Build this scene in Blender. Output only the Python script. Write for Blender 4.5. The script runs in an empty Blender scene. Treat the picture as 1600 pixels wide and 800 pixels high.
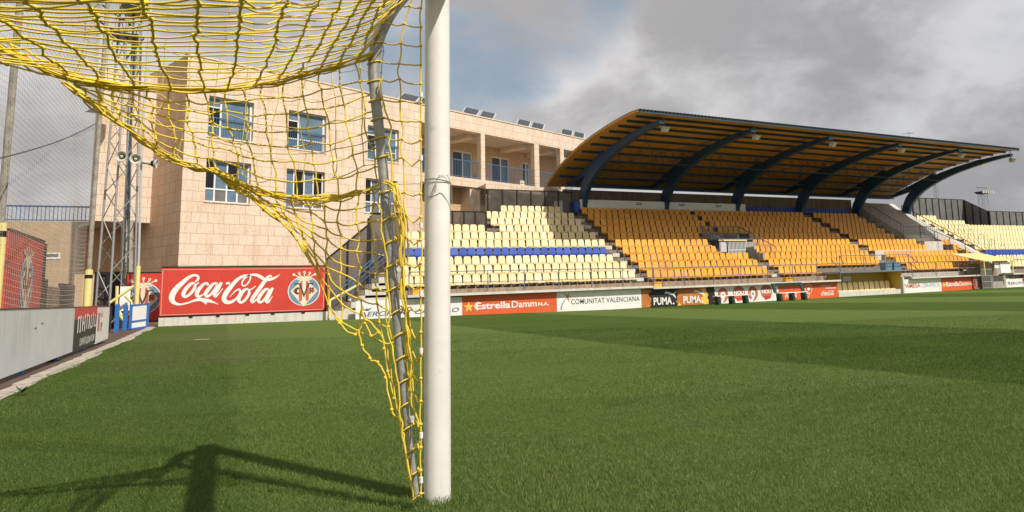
EXPO = .2
GRASS = 1.0
import bpy, math, random
import numpy as np
from mathutils import Vector, Matrix
random.seed(7); rng = np.random.default_rng(7)
scene = bpy.context.scene
COL = scene.collection
# ---------------------------------------------------------------- camera model (survey of the photograph)
CX, CY, F = 1014., 295., 1125.
def _ray(u, v): return np.array([(u-CX)/F, (v-CY)/F, 1.0])
_r1 = _ray(349., 478.); _r2 = _ray(2940., 371.8)
_up = np.cross(_r1, _r2); _up /= np.linalg.norm(_up)
if _up[1] > 0: _up = -_up
_Y = _r1/np.linalg.norm(_r1); _X = np.cross(_Y, _up); _X /= np.linalg.norm(_X)
ROT = np.array([_X, _Y, _up]); EYE = np.array([0, 0, .93])
def onz(u, v, z): d = ROT@_ray(u, v); return EYE+d*(z-EYE[2])/d[2]
def ony(u, v, y): d = ROT@_ray(u, v); return EYE+d*y/d[1]
def onx(u, v, x): d = ROT@_ray(u, v); return EYE+d*x/d[0]
def ond(u, v, z): return EYE+(ROT@_ray(u, v))*z
cam = bpy.data.cameras.new('camera'); co = bpy.data.objects.new('camera', cam); COL.objects.link(co)
M = Matrix(((ROT[0][0], -ROT[0][1], -ROT[0][2], 0), (ROT[1][0], -ROT[1][1], -ROT[1][2], 0), (ROT[2][0], -ROT[2][1], -ROT[2][2], EYE[2]), (0, 0, 0, 1)))
co.matrix_world = M
cam.sensor_width = 36; cam.lens = F/1600*36; cam.shift_x = (800-CX)/1600; cam.shift_y = (CY-400)/1600
cam.clip_start = .05; cam.clip_end = 5000
scene.camera = co
# ---------------------------------------------------------------- materials
def nt(name):
    m = bpy.data.materials.new(name); m.use_nodes = True
    return m, m.node_tree.nodes, m.node_tree.links, m.node_tree.nodes['Principled BSDF']
def mat(name, col, rough=.6, var=.12, scale=6., bump=0., bscale=40., streak=0., metal=0., col2=None, coord='Object', spec=None, vary=0., spots=0.):
    m, N, L, b = nt(name)
    tc = N.new('ShaderNodeTexCoord'); src = tc.outputs[coord]
    n1 = N.new('ShaderNodeTexNoise'); n1.inputs['Scale'].default_value = scale; n1.inputs['Detail'].default_value = 6
    n1.inputs['Roughness'].default_value = .65
    L.new(src, n1.inputs['Vector'])
    r = N.new('ShaderNodeMapRange'); r.inputs[1].default_value = .3; r.inputs[2].default_value = .7
    L.new(n1.outputs['Fac'], r.inputs[0])
    mx = N.new('ShaderNodeMix'); mx.data_type = 'RGBA'
    c2 = col2 if col2 else tuple(max(0, c*(1-2*var)) for c in col)
    mx.inputs[6].default_value = (*col, 1); mx.inputs[7].default_value = (*c2, 1)
    fac = r.outputs[0]
    if not col2:
        pass
    L.new(fac, mx.inputs[0]); out = mx.outputs[2]
    if streak:
        mp = N.new('ShaderNodeMapping'); mp.inputs['Scale'].default_value = (5, 5, .35); L.new(src, mp.inputs['Vector'])
        n2 = N.new('ShaderNodeTexNoise'); n2.inputs['Scale'].default_value = 1.6; n2.inputs['Detail'].default_value = 5; L.new(mp.outputs[0], n2.inputs['Vector'])
        r2 = N.new('ShaderNodeMapRange'); r2.inputs[1].default_value = .48; r2.inputs[2].default_value = .72; r2.inputs[4].default_value = streak
        L.new(n2.outputs['Fac'], r2.inputs[0])
        m2 = N.new('ShaderNodeMix'); m2.data_type = 'RGBA'; L.new(r2.outputs[0], m2.inputs[0]); L.new(out, m2.inputs[6])
        m2.inputs[7].default_value = (.09, .065, .045, 1); out = m2.outputs[2]
    if spots:   # scuffs and ball marks
        n4 = N.new('ShaderNodeTexNoise'); n4.inputs['Scale'].default_value = 9; n4.inputs['Detail'].default_value = 8; n4.inputs['Roughness'].default_value = .75; L.new(src, n4.inputs['Vector'])
        r4 = N.new('ShaderNodeMapRange'); r4.inputs[1].default_value = .60; r4.inputs[2].default_value = .70; r4.inputs[4].default_value = spots; L.new(n4.outputs['Fac'], r4.inputs[0])
        m4 = N.new('ShaderNodeMix'); m4.data_type = 'RGBA'; L.new(r4.outputs[0], m4.inputs[0]); L.new(out, m4.inputs[6]); m4.inputs[7].default_value = (.30, .27, .22, 1); out = m4.outputs[2]
    if vary:   # every copy aged a little differently
        oi = N.new('ShaderNodeObjectInfo'); rv = N.new('ShaderNodeMapRange'); rv.inputs[3].default_value = 1-vary; rv.inputs[4].default_value = 1+vary*.5; L.new(oi.outputs['Random'], rv.inputs[0])
        mv = N.new('ShaderNodeMix'); mv.data_type = 'RGBA'; mv.blend_type = 'MULTIPLY'; mv.inputs[0].default_value = 1; L.new(out, mv.inputs[6]); L.new(rv.outputs[0], mv.inputs[7]); out = mv.outputs[2]
    L.new(out, b.inputs['Base Color'])
    b.inputs['Roughness'].default_value = rough; b.inputs['Metallic'].default_value = metal
    if spec is not None: b.inputs['Specular IOR Level'].default_value = spec
    if bump:
        nb = N.new('ShaderNodeTexNoise'); nb.inputs['Scale'].default_value = bscale; nb.inputs['Detail'].default_value = 4; L.new(src, nb.inputs['Vector'])
        bp = N.new('ShaderNodeBump'); bp.inputs['Strength'].default_value = bump; bp.inputs['Distance'].default_value = .02
        L.new(nb.outputs['Fac'], bp.inputs['Height']); L.new(bp.outputs[0], b.inputs['Normal'])
    return m
def stone_mat(name, warm, c2, mortar, w=.62, h=.43, stain=.5):
    m, N, L, b = nt(name)
    tc = N.new('ShaderNodeTexCoord'); sp = N.new('ShaderNodeSeparateXYZ'); L.new(tc.outputs['Object'], sp.inputs[0])
    ad = N.new('ShaderNodeMath'); L.new(sp.outputs[0], ad.inputs[0]); L.new(sp.outputs[1], ad.inputs[1])
    cb = N.new('ShaderNodeCombineXYZ'); L.new(ad.outputs[0], cb.inputs[0]); L.new(sp.outputs[2], cb.inputs[1])
    br = N.new('ShaderNodeTexBrick'); L.new(cb.outputs[0], br.inputs['Vector']); br.inputs['Scale'].default_value = 1
    br.inputs['Brick Width'].default_value = w; br.inputs['Row Height'].default_value = h; br.inputs['Mortar Size'].default_value = .008
    br.inputs['Color1'].default_value = (*warm, 1); br.inputs['Color2'].default_value = (*c2, 1); br.inputs['Mortar'].default_value = (*mortar, 1)
    br.inputs['Bias'].default_value = -.1; br.offset = .37; br.inputs['Mortar Smooth'].default_value = .2
    # vertical orange-brown run stains
    mp = N.new('ShaderNodeMapping'); mp.inputs['Scale'].default_value = (1.9, 1.9, .35); L.new(tc.outputs['Object'], mp.inputs['Vector'])
    n2 = N.new('ShaderNodeTexNoise'); n2.inputs['Scale'].default_value = 1.5; n2.inputs['Detail'].default_value = 7; n2.inputs['Roughness'].default_value = .7; L.new(mp.outputs[0], n2.inputs['Vector'])
    r = N.new('ShaderNodeMapRange'); r.inputs[1].default_value = .47; r.inputs[2].default_value = .68; r.inputs[4].default_value = stain; L.new(n2.outputs['Fac'], r.inputs[0])
    mx = N.new('ShaderNodeMix'); mx.data_type = 'RGBA'; L.new(r.outputs[0], mx.inputs[0]); L.new(br.outputs['Color'], mx.inputs[6]); mx.inputs[7].default_value = (.55, .32, .16, 1)
    n3 = N.new('ShaderNodeTexNoise'); n3.inputs['Scale'].default_value = 14; n3.inputs['Detail'].default_value = 5; L.new(tc.outputs['Object'], n3.inputs['Vector'])
    r3 = N.new('ShaderNodeMapRange'); r3.inputs[1].default_value = .3; r3.inputs[2].default_value = .7; r3.inputs[3].default_value = .82; r3.inputs[4].default_value = 1.1; L.new(n3.outputs['Fac'], r3.inputs[0])
    hs = N.new('ShaderNodeMix'); hs.data_type = 'RGBA'; hs.blend_type = 'MULTIPLY'; hs.inputs[0].default_value = 1
    L.new(mx.outputs[2], hs.inputs[6]); L.new(r3.outputs[0], hs.inputs[7]); L.new(hs.outputs[2], b.inputs['Base Color'])
    b.inputs['Roughness'].default_value = .75
    bp = N.new('ShaderNodeBump'); bp.inputs['Strength'].default_value = .5; bp.inputs['Distance'].default_value = .01; L.new(br.outputs['Fac'], bp.inputs['Height']); bp.invert = True
    L.new(bp.outputs[0], b.inputs['Normal'])
    return m
MT = {}
MT['white_paint'] = mat('white_paint', (.78, .76, .715), .38, .06, 5, .05, 30, .12, spots=.35)
MT['steel'] = mat('galvanised_steel', (.42, .42, .40), .42, .18, 25, .1, 60, metal=.35)
MT['net'] = mat('yellow_twine', (.90, .66, .035), .6, .14, 7, .35, 500, col2=(.78, .55, .07))
MT['net_pale'] = mat('faded_twine', (.74, .58, .16), .7, .14, 60)
MT['concrete'] = mat('concrete', (.42, .39, .34), .85, .16, 3, .3, 30, .25)
MT['terrace'] = mat('weathered_shade_dark_concrete', (.25, .205, .165), .9, .2, 4, .3, 30, .4)  # weathered concrete, base colour darkened to stand in for shadow under the seat rows
MT['concrete_dirty'] = mat('stained_concrete', (.36, .26, .18), .9, .2, 4, .3, 30, .65)
MT['concrete_white'] = mat('painted_concrete', (.66, .63, .56), .8, .1, 3, .2, 30, .22)
MT['blue_steel'] = mat('blue_painted_steel', (.045, .12, .22), .4, .12, 12)
MT['roof_blue'] = mat('dark_blue_steel', (.022, .07, .15), .4, .12, 8)
MT['bright_blue'] = mat('bright_blue_paint', (.03, .17, .52), .4, .15, 14)
MT['rail'] = mat('rail_paint', (.17, .21, .27), .45, .15, 12)
MT['rail_blue'] = mat('rail_blue_paint', (.07, .16, .29), .45, .15, 12)
MT['pale_yellow'] = mat('pale_yellow_plastic', (.83, .67, .37), .5, .07, 2.1, vary=.14)
MT['faded_yellow'] = mat('sun_faded_plastic', (.83, .71, .45), .5, .06, 2.1, vary=.1)
MT['orange'] = mat('orange_plastic', (.80, .385, .045), .42, .09, 2.1, vary=.16)
MT['orange_b'] = mat('orange_plastic_worn', (.76, .35, .05), .5, .09, 2.1, vary=.16)
MT['seat_blue'] = mat('blue_plastic', (.025, .08, .42), .42, .07, 2.1, vary=.16)
MT['red'] = mat('red_vinyl', (.62, .05, .032), .45, .08, 1.2, .12, 3, .10)
MT['orange_red'] = mat('orange_red_vinyl', (.72, .115, .03), .45, .07, 1.5)
MT['white_vinyl'] = mat('white_vinyl', (.80, .79, .76), .5, .05, 2, .1, 4, .07)
MT['grey_vinyl'] = mat('pale_grey_sheet', (.66, .68, .68), .5, .08, 1.1, .1, 3, .14, spots=.3)
MT['black'] = mat('black_paint', (.02, .019, .018), .5, .2, 9)
MT['dark_brown'] = mat('dark_brown_sheet', (.05, .032, .024), .6, .3, 4)
MT['ink'] = mat('dark_ink', (.06, .055, .055), .5, .1, 9)
MT['ink_blue'] = mat('navy_ink', (.06, .10, .18), .5, .1, 9)
MT['ink_grey'] = mat('grey_blue_ink', (.30, .36, .46), .5, .1, 9)
MT['crest_blue'] = mat('crest_blue', (.16, .27, .38), .5, .1, 9)
MT['cream'] = mat('cream_ink', (.78, .69, .50), .5, .06, 9)
MT['crest_red'] = mat('crest_red', (.55, .13, .08), .5, .08, 9)
MT['crest_dark'] = mat('crest_dark', (.10, .04, .03), .5, .08, 9)
MT['gold'] = mat('gold_ink', (.85, .55, .08), .5, .08, 9)
MT['brown_board'] = mat('brown_board', (.52, .20, .045), .5, .25, 3, col2=(.40, .12, .025))
MT['green'] = mat('green_paint', (.012, .05, .028), .45, .2, 9)
MT['yellow_wall'] = mat('yellow_painted_wall', (.75, .50, .10), .7, .08, 2, .1, 20, .12)
MT['yellow_pad'] = mat('yellow_padding', (.82, .71, .28), .6, .1, 7, .2, 20)
MT['grey_panel'] = mat('grey_panel', (.84, .84, .82), .5, .06, 2)
MT['mesh_grey'] = mat('grey_screen', (.17, .17, .16), .5, .2, 2.2)
MT['smoked'] = mat('smoked_panel', (.15, .125, .10), .25, .25, 2.2)
_b = MT['smoked'].node_tree.nodes['Principled BSDF']; _b.inputs['Alpha'].default_value = .62
MT['frame_dark'] = mat('dark_metal_frame', (.014, .014, .016), .4, .2, 9)
MT['roof_under'] = None
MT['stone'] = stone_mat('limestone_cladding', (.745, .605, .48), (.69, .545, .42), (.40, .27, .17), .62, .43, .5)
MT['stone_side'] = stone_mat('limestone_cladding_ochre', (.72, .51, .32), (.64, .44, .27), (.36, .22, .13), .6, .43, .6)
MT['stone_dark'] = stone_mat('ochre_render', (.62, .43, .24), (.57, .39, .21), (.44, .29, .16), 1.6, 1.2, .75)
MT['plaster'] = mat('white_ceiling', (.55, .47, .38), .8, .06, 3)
MT['window_frame'] = mat('white_window_frame', (.76, .76, .74), .4, .04, 9)
MT['glass'] = mat('window_glass_curtain', (.085, .15, .22), .12, .3, 3, col2=(.15, .22, .29))
MT['glass_dark'] = mat('window_glass_dark', (.012, .012, .014), .08, .3, 4)
MT['curtain_blue'] = mat('blue_curtain', (.04, .12, .30), .6, .3, 8)
MT['solar'] = mat('solar_glass', (.035, .05, .065), .15, .2, 4)
MT['alu'] = mat('aluminium', (.62, .62, .60), .35, .1, 12, metal=.3)
MT['pole_grey'] = mat('weathered_pole', (.40, .36, .29), .8, .25, 7, .2, 40)
MT['fascia'] = mat('dark_fascia', (.010, .022, .032), .5, .2, 9)
MT['gutter'] = mat('gutter_paint', (.05, .085, .10), .4, .15, 9)
MT['lamp_glass'] = mat('frosted_lamp_glass', (.66, .63, .52), .3, .1, 9)
MT['horn'] = mat('cream_horn', (.55, .53, .45), .5, .1, 9)
MT['far_wall'] = mat('far_beige_wall', (.50, .36, .22), .8, .12, 1.5, 0, 5, .25)
MT['kerb'] = mat('kerb_stone', (.50, .45, .37), .9, .22, 5, .3, 25, .25)
MT['dirt'] = mat('brown_earth', (.12, .075, .05), .95, .3, 8, .5, 30)
MT['ball_net'] = mat('grey_twine', (.30, .28, .26), .8, .1, 9)
MT['ball_net_light'] = mat('pale_twine', (.50, .42, .30), .8, .1, 9)
MT['leaf'] = mat('weed_leaf', (.045, .09, .02), .6, .25, 20)
# corrugated ochre roof lining
def roof_under():
    m, N, L, b = nt('ochre_roof_lining')
    tc = N.new('ShaderNodeTexCoord'); w = N.new('ShaderNodeTexWave'); w.wave_type = 'BANDS'; w.bands_direction = 'X'
    w.inputs['Scale'].default_value = 1.6; w.inputs['Distortion'].default_value = 0; L.new(tc.outputs['Object'], w.inputs['Vector'])
    n = N.new('ShaderNodeTexNoise'); n.inputs['Scale'].default_value = 1.3; n.inputs['Detail'].default_value = 6; L.new(tc.outputs['Object'], n.inputs['Vector'])
    mx = N.new('ShaderNodeMix'); mx.data_type = 'RGBA'; L.new(n.outputs['Fac'], mx.inputs[0]); mx.inputs[6].default_value = (.62, .31, .045, 1); mx.inputs[7].default_value = (.50, .24, .035, 1)
    L.new(mx.outputs[2], b.inputs['Base Color']); b.inputs['Roughness'].default_value = .5
    bp = N.new('ShaderNodeBump'); bp.inputs['Strength'].default_value = .8; bp.inputs['Distance'].default_value = .05; L.new(w.outputs['Fac'], bp.inputs['Height']); L.new(bp.outputs[0], b.inputs['Normal'])
    return m
MT['roof_under'] = roof_under()
# ---------------------------------------------------------------- mesh builder
WORLD = {}
class MB:
    def __init__(s, T=None): s.v = []; s.f = []; s.m = []; s.mats = []; s.T = T; s.cur = 0; s.smooth = []
    def use(s, name):
        mt = MT[name]
        if mt not in s.mats: s.mats.append(mt)
        s.cur = s.mats.index(mt); return s
    def add(s, vs, fs, smooth=False):
        o = len(s.v)
        for p in vs:
            p = tuple(float(c) for c in p)
            s.v.append(s.T(p) if s.T else p)
        for f in fs: s.f.append(tuple(i+o for i in f)); s.m.append(s.cur); s.smooth.append(smooth)
        return s
    def bx(s, x0, x1, y0, y1, z0, z1):
        if x0 > x1: x0, x1 = x1, x0
        if y0 > y1: y0, y1 = y1, y0
        if z0 > z1: z0, z1 = z1, z0
        return s.add([(x0, y0, z0), (x1, y0, z0), (x1, y1, z0), (x0, y1, z0), (x0, y0, z1), (x1, y0, z1), (x1, y1, z1), (x0, y1, z1)],
                     [(3, 2, 1, 0), (4, 5, 6, 7), (0, 1, 5, 4), (1, 2, 6, 5), (2, 3, 7, 6), (3, 0, 4, 7)])
    def hexa(s, b, t):   # 4 bottom, 4 top points
        return s.add(list(b)+list(t), [(3, 2, 1, 0), (4, 5, 6, 7), (0, 1, 5, 4), (1, 2, 6, 5), (2, 3, 7, 6), (3, 0, 4, 7)])
    def tube(s, pts, r, n=6, cap=True, smooth=True):
        pts = [np.array(p, float) for p in pts]; rs = r if hasattr(r, '__len__') else [r]*len(pts)
        up = np.array([.13, .27, .95]); vs = []; prev = None
        for i, p in enumerate(pts):
            t = pts[min(i+1, len(pts)-1)]-pts[max(i-1, 0)]; L = np.linalg.norm(t)
            t = t/L if L > 1e-9 else np.array([0, 0, 1.])
            a = prev if prev is not None else (np.array([1., 0, 0]) if abs(t@up) > .95 else up)
            a = a-t*(a@t); la = np.linalg.norm(a)
            a = a/la if la > 1e-6 else np.array([1., 0, 0]); b = np.cross(t, a); prev = a
            for k in range(n):
                an = 2*math.pi*k/n; vs.append(p+(a*math.cos(an)+b*math.sin(an))*rs[i])
        fs = []
        for i in range(len(pts)-1):
            for k in range(n): fs.append((i*n+k, i*n+(k+1) % n, (i+1)*n+(k+1) % n, (i+1)*n+k))
        s.add(vs, fs, smooth)
        if cap: s.add([vs[k] for k in range(n)], [tuple(range(n))[::-1]]); s.add([vs[-n+k] for k in range(n)], [tuple(range(n))])
        return s
    def bar(s, p, q, r, n=4): return s.tube([p, q], r, n, True, n > 4)
    def prism(s, poly, fr, d0, d1):   # poly 2D in frame fr=(origin, ux, uy); n = ux x uy, extruded from d0 to d1
        o, ux, uy = [np.array(a, float) for a in fr]; nn = np.cross(ux, uy)
        A = [o+ux*a+uy*b+nn*d0 for a, b in poly]; B = [o+ux*a+uy*b+nn*d1 for a, b in poly]; n = len(poly)
        s.add(A+B, [tuple(range(n))[::-1], tuple(range(n, 2*n))]+[(i, (i+1) % n, n+(i+1) % n, n+i) for i in range(n)])
        return s
    def flat(s, vs, fs, fr, d):
        o, ux, uy = [np.array(a, float) for a in fr]; nn = np.cross(ux, uy)
        return s.add([o+ux*a+uy*b+nn*d for a, b in vs], fs)
    def lathe(s, prof, o, ax, n=16):   # prof (r, h) along axis
        o = np.array(o, float); ax = np.array(ax, float); ax /= np.linalg.norm(ax)
        a = np.cross(ax, [0, 0, 1.]); 
        if np.linalg.norm(a) < .1: a = np.array([1., 0, 0])
        a /= np.linalg.norm(a); b = np.cross(ax, a); vs = []
        for r, h in prof:
            for k in range(n):
                an = 2*math.pi*k/n; vs.append(o+ax*h+(a*math.cos(an)+b*math.sin(an))*r)
        fs = [(i*n+k, i*n+(k+1) % n, (i+1)*n+(k+1) % n, (i+1)*n+k) for i in range(len(prof)-1) for k in range(n)]
        return s.add(vs, fs, True)
    def mesh(s, name, org):
        me = bpy.data.meshes.new(name)
        V = np.array(s.v, float)-np.array(org)
        me.from_pydata([tuple(p) for p in V], [], s.f)
        for m in s.mats: me.materials.append(m)
        me.polygons.foreach_set('material_index', s.m); me.polygons.foreach_set('use_smooth', s.smooth)
        me.update(); return me
    def build(s, name, parent=None, org=None):
        if parent is not None: org = WORLD[parent]
        elif org is None:
            V = np.array(s.v); lo = V.min(0); hi = V.max(0); org = (float((lo[0]+hi[0])/2), float((lo[1]+hi[1])/2), float(lo[2]))
        ob = bpy.data.objects.new(name, s.mesh(name, org)); COL.objects.link(ob)
        if parent is not None: ob.parent = parent
        else: ob.location = org
        WORLD[ob] = tuple(org); return ob
def tag(o, label=None, cat=None, group=None, kind=None):
    if label: o['label'] = label
    if cat: o['category'] = cat
    if group: o['group'] = group
    if kind: o['kind'] = kind
    return o
def thing(name, label, cat, loc, group=None):
    o = bpy.data.objects.new(name, None); COL.objects.link(o); o.location = tuple(float(c) for c in loc); WORLD[o] = tuple(float(c) for c in loc)
    o.empty_display_size = .2
    return tag(o, label, cat, group)
# ---------------------------------------------------------------- lettering (Blender's built-in font, turned into flat mesh)
_tc = {}
def text2d(s, bold=0., shear=0., space=1.):
    key = (s, bold, shear, space)
    if key in _tc: return _tc[key]
    cu = bpy.data.curves.new('lettering', 'FONT'); cu.body = s; cu.offset = bold; cu.shear = shear; cu.space_character = space; cu.resolution_u = 3
    ob = bpy.data.objects.new('lettering', cu); COL.objects.link(ob)
    dg = bpy.context.evaluated_depsgraph_get(); dg.update(); me = ob.evaluated_get(dg).to_mesh()
    vs = [(v.co.x, v.co.y) for v in me.vertices]; fs = [tuple(p.vertices) for p in me.polygons]
    ob.evaluated_get(dg).to_mesh_clear(); bpy.data.objects.remove(ob); bpy.data.curves.remove(cu)
    a = np.array(vs); lo = a.min(0); hi = a.max(0); a = (a-lo)/(hi-lo)
    _tc[key] = ([tuple(p) for p in a], fs); return _tc[key]
def put_text(mb, s, fr, x0, x1, y0, y1, d, bold=.0, shear=0., space=1.):
    vs, fs = text2d(s, bold, shear, space)
    mb.flat([(x0+(x1-x0)*a, y0+(y1-y0)*b) for a, b in vs], fs, fr, d)
def catmull(P, n=6):
    P = [np.array(p, float) for p in P]; out = []
    for i in range(len(P)-1):
        a, b, c, d = P[max(i-1, 0)], P[i], P[i+1], P[min(i+2, len(P)-1)]
        for k in range(n):
            t = k/n; out.append(.5*((2*b)+(c-a)*t+(2*a-5*b+4*c-d)*t*t+(3*b-a-3*c+d)*t**3))
    out.append(P[-1]); return out
def stroke(mb, P, fr, d, mp=lambda a: a, n=6):   # P (x, y, width): brush line
    S = catmull(P, n); L = []; R = []
    for i, p in enumerate(S):
        t = S[min(i+1, len(S)-1)][:2]-S[max(i-1, 0)][:2]; t = t/(np.linalg.norm(t)+1e-9); nn = np.array([-t[1], t[0]])*max(p[2], 1e-4)/2
        L.append(mp(p[:2]+nn)); R.append(mp(p[:2]-nn))
    k = len(S); fs = [(i, i+1, k+i+1, k+i) for i in range(k-1)]
    mb.flat(L+R, fs, fr, d)
def disc(mb, c, rx, ry, fr, d, n=40): mb.flat([(c[0]+rx*math.cos(2*math.pi*i/n), c[1]+ry*math.sin(2*math.pi*i/n)) for i in range(n)], [tuple(range(n))], fr, d)
def ring(mb, c, r0, r1, fr, d, n=40, ky=1.):
    vs = [(c[0]+r*math.cos(2*math.pi*i/n), c[1]+r*ky*math.sin(2*math.pi*i/n)) for r in (r0, r1) for i in range(n)]
    mb.flat(vs, [(i, (i+1) % n, n+(i+1) % n, n+i) for i in range(n)], fr, d)
def sstep(a, b, x): t = np.clip((x-a)/(b-a), 0, 1); return t*t*(3-2*t)
def zg(x, y):   # lie of the land: the turf rises gently to the far corner flag
    return .30*np.clip((y-8)/23., 0, 1)*np.clip((17-x)/19., 0, 1)
# ---------------------------------------------------------------- light and sky
SUN = np.array([.964, -2.297, 2.54]); SUN /= np.linalg.norm(SUN)
sl = bpy.data.lights.new('sun', 'SUN'); sl.energy = 4.2; sl.angle = math.radians(.6); sl.color = (1, .94, .85)
so = bpy.data.objects.new('sun', sl); COL.objects.link(so); so.location = (20, -40, 50)
so.rotation_euler = Vector(SUN).to_track_quat('Z', 'Y').to_euler()
W = bpy.data.worlds.new('World'); scene.world = W; W.use_nodes = True
N, L = W.node_tree.nodes, W.node_tree.links; bg = N['Background']; bg.inputs['Strength'].default_value = .1
sky = N.new('ShaderNodeTexSky'); sky.sky_type = 'NISHITA'; sky.sun_disc = False
sky.sun_elevation = math.asin(SUN[2]); sky.sun_rotation = math.atan2(SUN[0], SUN[1]); sky.air_density = 1.3; sky.dust_density = 2.5
def math_(op, a, b=None, c=None):
    n = N.new('ShaderNodeMath'); n.operation = op
    for i, x in enumerate((a, b, c)):
        if x is None: continue
        if isinstance(x, (int, float)): n.inputs[i].default_value = x
        else: L.new(x, n.inputs[i])
    return n.outputs[0]
def rng_(x, a, b, c=0., d=1.):
    n = N.new('ShaderNodeMapRange'); n.interpolation_type = 'SMOOTHSTEP'; L.new(x, n.inputs[0])
    for i, q in enumerate((a, b, c, d)): n.inputs[i+1].default_value = q
    return n.outputs[0]
tc = N.new('ShaderNodeTexCoord'); sep = N.new('ShaderNodeSeparateXYZ'); L.new(tc.outputs['Generated'], sep.inputs[0])
zz = math_('ADD', math_('MAXIMUM', sep.outputs[2], 0.), .22)
cmb = N.new('ShaderNodeCombineXYZ'); L.new(sep.outputs[0], cmb.inputs[0]); L.new(sep.outputs[1], cmb.inputs[1]); L.new(math_('MULTIPLY', sep.outputs[2], 1.7), cmb.inputs[2])
def noise_(scale, det, rough, off, dist=0.):
    mp = N.new('ShaderNodeMapping'); mp.inputs['Location'].default_value = off; L.new(cmb.outputs[0], mp.inputs['Vector'])
    n = N.new('ShaderNodeTexNoise'); n.inputs['Scale'].default_value = scale; n.inputs['Detail'].default_value = det; n.inputs['Roughness'].default_value = rough
    n.inputs['Distortion'].default_value = dist; L.new(mp.outputs[0], n.inputs['Vector']); return n.outputs['Fac']
big = noise_(2.3, 7, .52, (3.1, 1.7, 0), .15); fine = noise_(6.5, 8, .56, (7.3, 4.2, 0), .2); tone = noise_(2.6, 7, .50, (1.2, 9.4, 2.3), .15)
def lobe(u, v, a, b):   # nearness to a compass direction in the sky
    d = ROT@_ray(u, v); d = d/np.linalg.norm(d)
    vm = N.new('ShaderNodeVectorMath'); vm.operation = 'DOT_PRODUCT'; L.new(tc.outputs['Generated'], vm.inputs[0]); vm.inputs[1].default_value = tuple(d)
    return rng_(vm.outputs['Value'], math.cos(math.radians(a)), math.cos(math.radians(b)))
gap = math_('MAXIMUM', math_('MAXIMUM', lobe(735, 95, 9, 1), math_('MULTIPLY', lobe(622, 85, 6, 1), .8)), math_('MAXIMUM', lobe(885, -10, 8, 1), math_('MULTIPLY', lobe(200, 40, 12, 2), .25)))
dens = math_('ADD', math_('ADD', math_('MULTIPLY', big, .62), math_('MULTIPLY', fine, .38)), math_('MULTIPLY', gap, -.17))
cover = rng_(dens, .27, .47)
thick = rng_(math_('ADD', math_('MULTIPLY', tone, .52), math_('MULTIPLY', fine, .48)), .38, .60)
cr = N.new('ShaderNodeMix'); cr.data_type = 'RGBA'; L.new(thick, cr.inputs[0])
cr.inputs[6].default_value = (6.9, 6.75, 6.7, 1); cr.inputs[7].default_value = (3.75, 3.66, 3.7, 1)
# dark rain-grey towards the horizon on the far side of the ground
dk = N.new('ShaderNodeMix'); dk.data_type = 'RGBA'; dk.blend_type = 'MULTIPLY'; dk.inputs[7].default_value = (.80, .82, .86, 1)
L.new(math_('MULTIPLY', lobe(1600, 330, 34, 4), .75), dk.inputs[0]); L.new(cr.outputs[2], dk.inputs[6])
bl = N.new('ShaderNodeMix'); bl.data_type = 'RGBA'; bl.inputs[0].default_value = .62; L.new(sky.outputs[0], bl.inputs[6]); bl.inputs[7].default_value = (2.9, 3.5, 4.1, 1)
cm = N.new('ShaderNodeMix'); cm.data_type = 'RGBA'; L.new(cover, cm.inputs[0]); L.new(bl.outputs[2], cm.inputs[6]); L.new(dk.outputs[2], cm.inputs[7])
L.new(cm.outputs[2], bg.inputs['Color'])
scene.view_settings.view_transform = 'Standard'; scene.view_settings.look = 'None'; scene.view_settings.exposure = EXPO; scene.view_settings.gamma = 1
scene.view_settings.use_curve_mapping = False
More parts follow.
